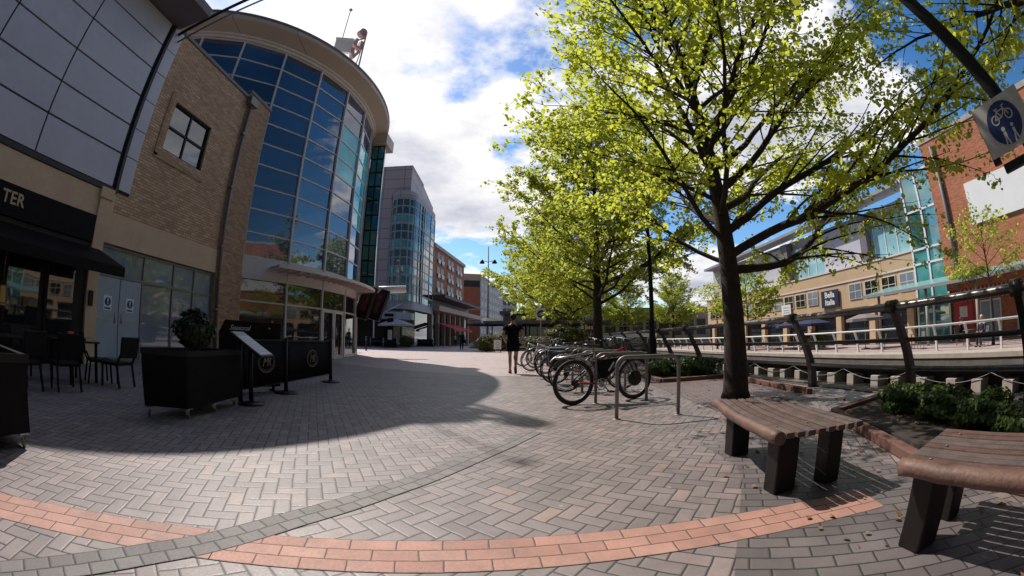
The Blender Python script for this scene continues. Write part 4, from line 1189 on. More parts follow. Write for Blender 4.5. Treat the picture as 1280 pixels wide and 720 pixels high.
for i,(x,y,w) in enumerate(((3.62,9.35,.36),(4.12,9.15,.40),(4.62,8.95,.42))):
    shrub('hedge_shrub',hl[i],(x,y,.02),w,.36,.24,1800,'leaf_hedge',.045,50+i,cat='hedge bush',lump=.24,group='low bushes in the bed by the railing')
shrub('potted_shrub','dark round evergreen shrub growing in the black wheeled planter',(-3.66,3.62,.755),.26,.26,.23,2600,'leaf_dark',.045,61)
shrub('potted_shrub','pale leaved plant in the black wheeled planter at the left edge',(-3.85,.92,.66),.22,.2,.22,420,'leaf_olive',.075,62)
shrub('planter_shrub','wide olive green shrub filling the dark round planter beyond the bicycles',(2.25,16.5,.68),.98,.8,.42,3200,'leaf_olive',.09,63)
for i,(x,y,s,l) in enumerate(((-2.0,31.0,.75,'spreading green shrub beside the small white board by the cafe'),(-.9,33.5,.85,'leafy shrub in front of the cafe pavilion behind the walking person'),(1.8,33.0,.7,'low shrub right of the walking person in front of the cafe pavilion'))):
    shrub('cafe_shrub',l,(x,y,.02),s*1.3,s,s*.85,1300,'leaf_olive',.13,70+i)
shrub('far_hedge','clipped pale hedge among the umbrellas on the far bank',(20.6,21.9,-.4),.5,1.6,.62,1500,'leaf_olive',.11,81)
shrub('far_shrub','climbing green shrub on the far canopy roof',(21.9,9.8,2.55),.5,1.5,.35,1400,'leaf2',.11,82)

# fallen leaves and bud scales in the beds and along the paving edges
rgf=np.random.default_rng(77)
pf=[]
for (x0,x1,y0,y1,n) in ((2.8,4.8,-1.5,3.3,420),(3.4,4.9,8.5,12,160),(2.3,4.6,3.4,8.0,110),(1.4,2.8,.2,3.4,60)):
    q=np.stack([rgf.uniform(x0,x1,n),rgf.uniform(y0,y1,n),np.full(n,.0)],1)
    inbed=((q[:,0]>2.75)&(q[:,1]<1.6))|((q[:,0]>3.65)&(q[:,1]<3.4))|((q[:,0]>3.45)&(q[:,1]>8.5))
    q[:,2]=np.where(inbed,.062,.014); pf.append(q)
pf=np.concatenate(pf)
setp(leaf_mesh('fallen_leaves',pf,.035,mat('dead leaf',(.20,.12,.06),.8,var=.5,scale=20),rgf,up=2.5),kind='stuff')
# planter bowls / boxes
def wheeled_planter(name,label,corners,z0,z1,castors,flare=.04,cat='planter'):
    c=Vector((sum(p[0] for p in corners)/4,sum(p[1] for p in corners)/4,0))
    t=thing(name,label,cat,c)
    def ring(k,z): return [(c.x+(x-c.x)*k,c.y+(y-c.y)*k,z) for x,y in corners]
    m=MB(); v=ring(1,z0)+ring(1+flare,z1)+ring(1+flare-.14,z1)+ring(1+flare-.14,z1-.08)
    f=[(3,2,1,0)]
    for L_ in range(3):
        for i in range(4):
            j=(i+1)%4; f.append((L_*4+i,L_*4+j,L_*4+4+j,L_*4+4+i))
    m.add(v,f); m.build('box',M['black'],t,bevel=.008)
    m=MB(); m.add(ring(1+flare-.15,z1-.075),[(0,1,2,3)]); m.build('soil',M['soil'],t)
    m=MB()
    r1=ring(1+flare+.012,z1-.06); r2=ring(1+flare+.012,z1+.004)
    m.add(r1+r2,[(i,(i+1)%4,(i+1)%4+4,i+4) for i in range(4)]); m.build('rim',M['black_m'],t)
    for (x,y) in castors:
        m=MB(); m.ring((x,y,.052),(.55,.83,0),.036,.016,16,8); m.disc((x,y,.052),(.55,.83,0),.024,.022,12); w=m.build('castor',M['castor_grey'],t)
        m=MB(); m.box(x-.045,x+.045,y-.045,y+.045,z0-.012,z0-.001); m.bar((x-.028,y+.02,.05),(x-.02,y+.03,z0-.01),.008,.04); m.bar((x+.028,y-.02,.05),(x+.02,y-.03,z0-.01),.008,.04); m.build('bracket',M['steel'],w)
    return t
wheeled_planter('wheeled_planter','large black wheeled planter box holding the round evergreen shrub',[(-3.96,3.02),(-3.47,3.30),(-3.64,4.52),(-4.13,4.24)],.115,.745,[(-3.92,3.06),(-3.51,3.33),(-3.56,3.86),(-3.70,4.44)])
wheeled_planter('wheeled_planter','black wheeled planter box cut off by the left edge of the picture',[(-4.30,.32),(-3.46,.42),(-3.47,1.30),(-4.35,1.30)],.115,.69,[(-3.52,1.24),(-3.55,.48),(-4.25,1.24),(-4.22,.4)])
t=thing('round_planter','dark tapered round planter under the wide olive shrub','planter',(2.25,16.5,0))
m=MB(); m.lathe((2.25,16.5,0),[(.38,0),(.44,.1),(.62,.62),(.66,.70),(.66,.76),(.58,.76),(.56,.70)],24); m.build('bowl',M['black'],t)
m=MB(); m.lathe((2.25,16.5,.68),[(.55,0),(.55,.025)],20); m.build('soil',M['soil'],t)
m=MB(); m.ring((2.25,16.5,.735),(0,0,1),.665,.018,28,8); m.build('rim',M['black_m'],t)

# ------------------------------------------------------------------ cafe screens, menu stand, board
t=thing('cafe_barrier','black canvas cafe barrier of two panels printed with a round tan emblem','barrier',(-3.78,6,0))
PY=[4.62,5.95,7.95]; PX=[-3.72,-3.76,-3.86]
for i,(x,y) in enumerate(zip(PX,PY)):
    if i==0: continue
    m=MB(); m.tube([(x,y,.02),(x,y,.90)],.036,12); m.ball((x,y,.91),.04,.04,.02); p_=m.build('post',M['black_m'],t)
    m=MB(); m.lathe((x,y,0),[(.21,0),(.21,.018),(.18,.03),(.05,.045)],24); m.build('foot',M['black_m'],p_)
m=MB(); m.tube([(PX[0],PY[0],.02),(PX[0],PY[0],.9)],.036,12); m.build('post',M['black_m'],t)
for i in range(2):
    a=Vector((PX[i],PY[i],0)); b=Vector((PX[i+1],PY[i+1],0)); d=(b-a); L_=d.length; d.normalize(); n=Vector((d.y,-d.x,0))
    m=MB(); vs=[];fs=[]; nn=16
    for k in range(nn+1):
        s=.05+(L_-.1)*k/nn; w=.010*math.sin(k*1.1+i)
        for z in (.20,.52,.87): q=a+d*s+n*w*(1-(z-.2)); vs.append((q.x,q.y,z))
    for k in range(nn):
        for j in range(2): fs.append((k*3+j,k*3+3+j,k*3+4+j,k*3+1+j))
    m.add(vs,fs,True); p_=m.build('canvas_panel',M['cloth_black'],t)
    so=p_.modifiers.new('Solidify','SOLIDIFY'); so.thickness=.006
    m=MB(); m.bar(a+d*.04+Vector((0,0,.885)),b-d*.04+Vector((0,0,.885)),.022,.022); m.build('rail',M['black_m'],t); m=MB(); m.bar(a+d*.04+Vector((0,0,.19)),b-d*.04+Vector((0,0,.19)),.02,.02); m.build('rail',M['black_m'],t)
    # oval ring with interlaced initials
    cx=a+d*(L_*.52)+n*.022+Vector((0,0,.55))
    m=MB()
    pts=[cx+d*.24*math.cos(2*PI*k/32)+Vector((0,0,.155))*math.sin(2*PI*k/32) for k in range(33)]
    m.tube(pts,.009,5,cap=False)
    pts=[cx+d*.20*math.cos(2*PI*k/32)+Vector((0,0,.125))*math.sin(2*PI*k/32) for k in range(33)]
    m.tube(pts,.004,4,cap=False)
    em=m.build('emblem',M['tan_logo'],p_)
    text_obj('M',.21,'initial',M['tan_logo'],p_,basis((cx-d*.045),tuple(d),(0,0,1)),.003,shear=.35)
    text_obj('R',.20,'initial',M['tan_logo'],p_,basis((cx+d*.055+n*.004),tuple(d),(0,0,1)),.003,shear=.35)
# menu lectern
t=thing('menu_stand','black menu lectern with a tilted lit white menu page beside the planter','menu stand',(-3.55,4.75,0))
c=Vector((-3.50,4.62,.845)); ux=Vector((-.10,1,0)).normalized(); uy=Vector((-.80,-.08,.46)); uy=(uy-ux*uy.dot(ux)).normalized(); un=ux.cross(uy)
MX=Matrix(((ux.x,uy.x,un.x,c.x),(ux.y,uy.y,un.y,c.y),(ux.z,uy.z,un.z,c.z),(0,0,0,1)))
m=MB(); m.box(-.19,.19,-.31,.31,-.035,0,MX); m.build('frame',M['black_m'],t,bevel=.008)
m=MB(); m.box(-.16,.16,-.28,.19,.001,.005,MX); pg=m.build('menu_page',M['paper'],t)
m=MB()
for k in range(9): m.box(-.12,.04+.10*((k*7)%3)/2,.14-.045*k,.15-.045*k,.0055,.007,MX)
m.box(-.16,.16,.20,.28,.001,.006,MX); m.build('menu_print',M['paper_g'],pg)
m=MB(); m.tube([(-3.55,4.66,.03),(-3.55,4.66,.80)],.035,10); m.build('pole',M['black_m'],t)
m=MB(); m.lathe((-3.55,4.66,0),[(.2,0),(.2,.02),(.05,.04)],20); m.build('foot',M['black_m'],t)
# board behind, with script lettering
t=thing('notice_board','upright black board with white handwritten style lettering behind the planter','board',(-4.25,5.6,0))
a=Vector((-4.62,5.15,0)); b=Vector((-4.02,6.15,0)); d=(b-a).normalized(); n=Vector((d.y,-d.x,0))
m=MB(); m.prism_axis([(0,.08),(1.16,.08),(1.16,1.17),(.10,1.17),(0,.98)],a,d,(0,0,1),n*.05); m.build('panel',M['black'],t,bevel=.01)
for s in (.12,1.02):
    m=MB(); m.bar(a+d*s-n*.12,a+d*s+n*.18,.05,.05); m.bar(a+d*s+n*.025+Vector((0,0,.02)),a+d*s+n*.025+Vector((0,0,.09)),.04,.04); m.build('foot',M['black_m'],t)
o=a+d*.36+n*.054+Vector((0,0,1.05))
text_obj('Seasonal',.115,'lettering',M['paper'],t,basis(o,tuple(d),(.06,.0,1)),.002,shear=.4,track=.95)
m=MB(); m.ball(a+d*.93+n*.056+Vector((0,0,1.07)),.014,.014,.014); m.build('badge',M['paper'],t)

# ------------------------------------------------------------------ chairs and tables
def make_chair(label,loc,rz):
    t=thing('rattan_chair',label,'chair',loc,rz,'dark rattan chairs at the restaurant tables')
    m=MB(); m.box(-.26,.26,-.25,.25,.40,.46); m.build('seat',M['wicker'],t,world=False,bevel=.02)
    m=MB(); m.prism_axis([(-.25,.56),(.25,.56),(.26,.93),(-.26,.93)],(0,.25,0),(1,0,0),(0,.16,1),(0,.035,-.005)); m.build('backrest',M['wicker'],t,world=False,bevel=.012)
    for x in (-.23,.23):
        m=MB(); m.bar((x,-.23,0),(x*.97,-.21,.40),.036); m.build('leg',M['wicker'],t,world=False)
        m=MB(); m.bar((x,.30,0),(x*.97,.235,.42),.036); m.bar((x*.97,.235,.42),(x*.97,.34,.60),.034); m.build('leg',M['wicker'],t,world=False)
    return t
ch=make_chair('dark rattan chair turned sideways at the right end of the restaurant tables',(-6.05,4.02,0),R(-80))
ch.scale=(.84,.84,.84)
for x,y,a,l in ((-6.55,3.95,160,'dark rattan chair with its back to the doors, beside the sideways one'),(-6.0,2.95,-100,'dark rattan chair at the middle of the restaurant tables'),(-7.1,2.7,95,'dark rattan chair on the frontage side of the restaurant tables'),(-6.1,2.25,-75,'dark rattan chair close to the left planter')):
    dup(ch,(x,y,0),R(a),l)
def make_table(label,loc,rz):
    t=thing('cafe_table',label,'table',loc,rz)
    t.scale=(.9,.9,.86)
    m=MB(); m.box(-.42,.42,-.38,.38,.72,.755); m.build('tabletop',M['dark_wood'],t,world=False,bevel=.008)
    for x in (-.36,.36):
        for y in (-.32,.32):
            m=MB(); m.bar((x,y,0),(x,y,.72),.045); m.build('leg',M['wicker'],t,world=False)
    return t
make_table('dark square restaurant table by the sideways chair',(-6.75,3.5,0),R(8))
make_table('dark square restaurant table nearer the left planter',(-6.85,2.1,0),R(-4))
t=thing('napkin_holder','pale pink napkin holder with a red top standing on a restaurant table','napkin holder',(-6.55,3.32,.651))
m=MB(); m.box(-6.62,-6.48,3.26,3.40,.651,.744); m.build('holder',M['umb_pale'],t,bevel=.006)
m=MB(); m.box(-6.60,-6.50,3.28,3.38,.745,.779); m.build('napkins',M['redcloth'],t,bevel=.01)
t=thing('cutlery_tray','pale tray lying on the restaurant table by the sideways chair','tray',(-6.7,3.75,.651))
m=MB(); m.box(-6.85,-6.48,3.62,3.86,.651,.661); m.build('base',M['tan_canopy'],t)
m=MB(); [m.box(*q,.662,.694) for q in ((-6.85,-6.84,3.62,3.86),(-6.49,-6.48,3.62,3.86),(-6.839,-6.491,3.62,3.63),(-6.839,-6.491,3.85,3.86))]; m.build('rim',M['tan_canopy'],t)
t=thing('lantern','small brass lantern hanging in the restaurant window','lantern',(-8.95,2.72,1.45))
m=MB(); m.lathe((-8.95,2.72,1.05),[(.10,0),(.10,.03),(.085,.05),(.085,.34),(.10,.36),(.04,.42),(.01,.46)],8,False); m.build('body',M['brass'],t)
m=MB(); m.tube([(-8.95,2.72,1.50),(-8.95,2.72,2.25)],.008,6); m.build('hanger',M['brass'],t)

# ------------------------------------------------------------------ bench
def offs(path,o):
    out=[]
    for i,p in enumerate(path):
        a=Vector((*path[max(0,i-1)],0)); b=Vector((*path[min(len(path)-1,i+1)],0)); t_=(b-a).normalized(); n=Vector((-t_.y,t_.x,0))
        out.append((p[0]+n.x*o,p[1]+n.y*o))
    return out
def slat(mb,fr,o0,o1,z0,z1):
    a=offs(fr,o0);b=offs(fr,o1); vs=[];fs=[]
    for p,q in zip(a,b): vs+=[(*p,z0),(*q,z0),(*q,z1),(*p,z1)]
    for i in range(len(a)-1):
        k=4*i; fs+=[(k,k+4,k+5,k+1),(k+1,k+5,k+6,k+2),(k+2,k+6,k+7,k+3),(k+3,k+7,k+4,k)]
    fs+=[(0,1,2,3),(len(vs)-1,len(vs)-2,len(vs)-3,len(vs)-4)]
    mb.add(vs,fs)
def make_bench(label,ctrl,legs):
    fr=catmull(ctrl,6); rb_=random.Random(int(ctrl[0][1]*100))
    t=thing('slat_bench',label,'bench',(ctrl[0][0]+.3,ctrl[0][1]-.3,0))
    for k in range(8):
        m=MB(); dz=rb_.uniform(-.003,.004); slat(m,fr,.048+.078*k,.048+.078*k+.058,.385+dz,.42+dz); m.build('slat',M['wood'] if rb_.random()<.6 else M['wood2'],t,bevel=.006)
    m=MB(); pth=offs(fr,.005); m.tube([(*p,.392+rb_.uniform(-.004,.004)) for p in pth],[.040+rb_.uniform(-.003,.004) for p in pth],10); m.build('front_edge',M['wood_edge'],t)
    for i in legs:
        p=Vector((*offs(fr,.14)[i],0)); q=Vector((*offs(fr,.52)[i],0))
        m=MB(); m.bar(p+Vector((0,0,.001)),p+Vector((0,0,.355)),.17,.13,(0,1,0)); m.bar(p+Vector((0,0,.368)),q+Vector((0,0,.368)),.08,.025); m.build('leg',M['dark_wood'],t,bevel=.01)
        m=MB(); m.bar(q+Vector((0,0,.001)),q+Vector((0,0,.355)),.13,.13,(0,1,0)); m.build('leg',M['dark_wood'],t,bevel=.01)
        for k in (0,3,6): m=MB(); m.lathe((*offs(fr,.075+.078*k)[i],.4245),[(.009,0),(.008,.003)],8); m.build('bolt_head',M['galv'],t)
make_bench('slatted timber bench with a worn rounded front edge beside the nearest tree trunk',[(1.80,3.22),(1.60,2.55),(1.48,1.85)],(3,10))
make_bench('slatted timber bench at the bottom right edge in front of the low box bushes',[(1.60,1.05),(1.70,.55),(1.95,-.2),(2.3,-.9)],(2,12))

# ------------------------------------------------------------------ cycle racks
def make_rack(label,loc):
    t=thing('cycle_stand',label,'cycle stand',loc,0,'steel hoop cycle stands in a row')
    m=MB(); w=.41; h=.765; r=.12; p=[(-w,0,0),(-w,0,h-r)]
    for k in range(1,7):
        a=PI-k*PI/12; p.append((-w+r+r*math.cos(a),0,h-r+r*math.sin(a)))
    for k in range(1,7):
        a=PI/2-k*PI/12; p.append((w-r+r*math.cos(a),0,h-r+r*math.sin(a)))
    p.append((w,0,0)); m.tube(p,.0245,12); m.build('hoop',M['galv'],t,world=False)
    for x in (-w,w):
        m=MB(); m.lathe((x,0,0),[(.055,0),(.055,.006),(.03,.012)],14); m.build('base_ring',M['galv'],t,world=False)
    return t
rk=make_rack('steel hoop cycle stand standing empty nearest the camera',(1.68,4.74,0))
nm=['second','third','fourth','fifth','sixth','seventh','eighth']
for k in range(8):
    lab='steel hoop cycle stand that the red mountain bike leans on' if k==0 else 'steel hoop cycle stand, %s beyond the red mountain bike'%(['','first','second','third','fourth','fifth','sixth','seventh'][k])
    dup(rk,(1.68+.01*k,6.0+1.25*k,0),0,lab)

# ------------------------------------------------------------------ bicycles
def make_bike(label,loc,rz,paint,rack=False,pannier=False,hub=False,bag=False,basket=False,guards=False,drop=False,lean=4,name='bicycle'):
    t=thing(name,label,'bicycle',loc,rz,'bicycles parked at the hoop stands')
    t.rotation_euler=(R(lean),0,rz)
    wr=.345; wb=1.12; xr=-wb/2; xf=wb/2
    P=M[paint]
    for x,fr_ in ((xr,0),(xf,1)):
        m=MB(); m.ring((x,0,wr),(0,1,0),wr-.025,.027 if bag or hub else .02,40,8); w=m.build('wheel',M['tyre'],t,world=False)
        m=MB(); m.ring((x,0,wr),(0,1,0),wr-.062,.011,40,6); m.build('rim',M['galv'],w,world=False)
        m=MB()
        for k in range(20):
            a=2*PI*k/20; s=.02*(1 if k%2 else -1)
            m.tube([(x+.02*math.cos(a+.5),s,wr+.02*math.sin(a+.5)),(x+(wr-.065)*math.cos(a),0,wr+(wr-.065)*math.sin(a))],.0016,3,cap=False)
        m.build('spokes',M['galv'],w,world=False)
        m=MB()
        if hub and fr_: m.disc((x,0,wr),(0,1,0),.125,.06,24)
        else: m.disc((x,0,wr),(0,1,0),.03,.09,12)
        m.build('hub',M['bblack'],w,world=False)
        if not fr_:
            m=MB()
            for k,rad in enumerate((.055,.047,.04,.033)): m.disc((x,-.035-.008*k,wr),(0,1,0),rad,.003,20)
            m.build('sprockets',M['bblack'],w,world=False)
    bb_=(-.10,0,.30); st=(-.235,0,.80); hd1=(.335,0,.86); hd0=(.375,0,.70)
    m=MB()
    m.tube([bb_,(st[0],0,.66)],.018,8); m.cur=1; m.tube([(st[0]+.035,0,.66),(hd1[0]+.003,0,.84)],.020,8); m.cur=0; m.tube([bb_,hd0],.022,8); m.cur=1; m.tube([hd0,hd1],.023,8)
    for s in (-1,1):
        m.cur=1; m.tube([(bb_[0],s*.03,bb_[2]),(xr,s*.065,wr)],.011,6); m.cur=0; m.tube([(st[0]+.03,s*.02,.64),(xr,s*.065,wr)],.010,6)
    m.build('frame',[M['bblack'] if hub else P,P],t,world=False)
    m=MB()
    m.tube([hd0,(.385,0,.675)],.02,8)
    for s in (-1,1): m.tube([(.385,s*.02,.675),(.40,s*.055,.66),(xf-.012,s*.06,wr)],[.02,.018,.012],8)
    m.build('fork',M['bblack'] if hub else P,t,world=False)
    m=MB(); m.tube([(st[0]+.035,0,.66),(st[0],0,.86)],.013,8); m.build('seat_post',M['steel'],t,world=False)
    m=MB(); sx=st[0]-.02
    prof=[(-.14,.075,.90),(-.10,.085,.905),(-.03,.06,.90),(.05,.03,.895),(.13,.018,.89)]
    vs=[];fs=[]
    for x,w,z in prof:
        for k in range(8):
            a=2*PI*k/8; vs.append((sx+x,w*math.cos(a),z+.022*math.sin(a)*(1 if math.sin(a)>0 else 1.3)))
    for i in range(4):
        for k in range(8): fs.append((i*8+k,i*8+(k+1)%8,i*8+8+(k+1)%8,i*8+8+k))
    fs+= [tuple(reversed(range(8))),tuple(32+k for k in range(8))]
    m.add(vs,fs,True); m.build('saddle',M['bblack'],t,world=False)
    m=MB()
    m.tube([hd1,(.318,0,.95),(.375,0,.985)],.015,8)
    hb=[(.30,-.33,1.0),(.36,-.2,.995),(.385,-.06,.985),(.385,.06,.985),(.36,.2,.995),(.30,.33,1.0)]
    m.tube(hb,.013,8); h=m.build('handlebar',M['bblack'] if hub else M['steel'],t,world=False)
    for s in (-1,1):
        m=MB(); m.tube([(.30,s*.33,1.0),(.345,s*.235,.995)],.018,8); m.build('grip',M['bblack'],h,world=False)
        m=MB(); m.tube([(.36,s*.2,.985),(.40,s*.24,.965),(.385,s*.32,.95)],.006,5); m.build('brake_lever',M['bblack'],h,world=False)
    m=MB(); m.tube([(.37,.05,.98),(.46,.03,.93),(.43,.02,.80),(.40,.0,.70)],.004,4); m.tube([(.37,-.08,.98),(.47,-.05,.9),(.37,-.02,.76)],.004,4); m.build('cables',M['bblack'],h,world=False)
    m=MB(); m.ring((bb_[0],-.05,bb_[2]),(0,1,0),.085,.008,24,5); m.disc((bb_[0],-.05,bb_[2]),(0,1,0),.05,.006,14); m.disc((bb_[0],0,bb_[2]),(0,1,0),.028,.12,12); cr=m.build('chainset',M['steel'],t,world=False)
    for s,a in ((-1,-.75),(1,PI-.75)):
        q=(bb_[0]+.165*math.cos(a),s*.075,bb_[2]+.165*math.sin(a))
        m=MB(); m.tube([(bb_[0],s*.068,bb_[2]),q],[.013,.010],7); m.build('crank_arm',M['steel'],cr,world=False)
        m=MB(); m.box(q[0]-.045,q[0]+.045,q[1]+s*.055-.045,q[1]+s*.055+.045,q[2]-.012,q[2]+.012); m.build('pedal',M['bblack'],cr,world=False)
    m=MB(); m.tube([(bb_[0],-.05,bb_[2]+.086),(xr,-.05,wr+.045)],.005,4); m.tube([(bb_[0],-.05,bb_[2]-.086),(xr-.01,-.05,wr-.15),(xr+.03,-.05,wr-.1),(xr,-.05,wr-.045)],.005,4); m.build('chain',M['bblack'],t,world=False)
    if bag:
        m=MB(); m.prism_axis([(-.20,.66),(.20,.70),(.27,.72),(.00,.40),(-.09,.36)],(0,-.05,0),(1,0,0),(0,0,1),(0,.10,0)); bg_=m.build('frame_bag',M['bagblack'],t,world=False,bevel=.02)
        m=MB(); m.bar((.02,-.054,.50),(.115,-.054,.63),.03,.006,(0,1,0)); m.build('reflective_strip',M['paper'],bg_,world=False)
        m=MB(); m.ring((xr,0,wr),(0,1,0),wr+.035,.012,14,6,-.15,1.25)  # mudguard over the rear wheel
        m.tube([(xr-.30,0,wr+.37),(xr-.02,0,wr+.40),(st[0]-.02,0,.80)],.016,6); m.build('mudguard',M['steel'],t,world=False)
    if guards:
        m=MB(); m.ring((xr,0,wr),(0,1,0),wr+.02,.016,20,6,-.9,1.4); m.build('mudguard',M['bsilver'],t,world=False)
        m=MB(); m.ring((xf,0,wr),(0,1,0),wr+.02,.016,16,6,-1.2,.6); m.build('mudguard',M['bsilver'],t,world=False)
    if rack or pannier:
        m=MB()
        for s in (-1,1): m.tube([(xr-.22,s*.06,.76),(xr+.22,s*.06,.76),(st[0]+.02,s*.02,.70)],.007,6); m.tube([(xr-.05,s*.06,.76),(xr,s*.07,wr)],.006,6)
        for x in (-.2,-.05,.1): m.tube([(xr+x,-.06,.76),(xr+x,.06,.76)],.006,5)
        m.build('carrier',M['bblack'],t,world=False)
    if pannier:
        for s in (-1,1):
            m=MB(); m.prism_axis([(-.17,.40),(.15,.42),(.20,.77),(-.20,.77)],(xr,s*.09,0),(1,0,0),(0,0,1),(0,s*.13,0)); m.build('pannier',M['baggrey'],t,world=False,bevel=.03)
        m=MB(); m.box(xr-.17,xr+.17,-.15,.15,.775,.815); m.build('bag_lid',M['baggrey'],t,world=False,bevel=.03)
    if basket:
        m=MB()
        for z in (.86,.93,1.0,1.06): m.ring((.57,0,z),(0,0,1),.15+.02*(z-.86)/.2,.005,20,5)
        for k in range(18):
            a=2*PI*k/18; m.tube([(.57+.15*math.cos(a),.15*math.sin(a),.86),(.57+.17*math.cos(a),.17*math.sin(a),1.06)],.004,4)
        m.build('basket',M['galv'],t,world=False)
    return t
make_bike('red mountain bike with fat tyres, a black frame bag and a front hub motor',(1.44,6.10,0),R(19),'bred',hub=True,bag=True,lean=2,name='mountain_bike')
make_bike('black bicycle parked just behind the red mountain bike, steel handlebar showing above it',(1.55,7.42,0),R(6),'bblack',guards=True,rack=True,lean=-3)
make_bike('black bicycle with grey pannier bags over its rear wheel',(1.50,8.82,0),R(5),'bblack',pannier=True,lean=3)
make_bike('silver bicycle with mudguards behind the one with panniers',(1.46,10.05,0),R(184),'bsilver',guards=True,lean=3)
make_bike('dark green bicycle with a wire front basket near the middle of the row',(1.5,11.3,0),R(172),'bgreen',basket=True,guards=True,lean=-3)
make_bike('white bicycle parked beyond the green one with the basket',(1.15,12.4,0),R(186),'bwhite',rack=True,lean=3)
make_bike('blue bicycle with a rear carrier in the far half of the row',(1.35,13.5,0),R(4),'bblue',rack=True,guards=True,lean=-2)
make_bike('silver bicycle sticking out toward the walking person, last but one of the row',(.95,14.65,0),R(188),'bsilver',guards=True,basket=True,lean=3)
make_bike('black bicycle at the far end of the row by the round planter',(1.45,15.3,0),R(10),'bblack',rack=True,lean=2)

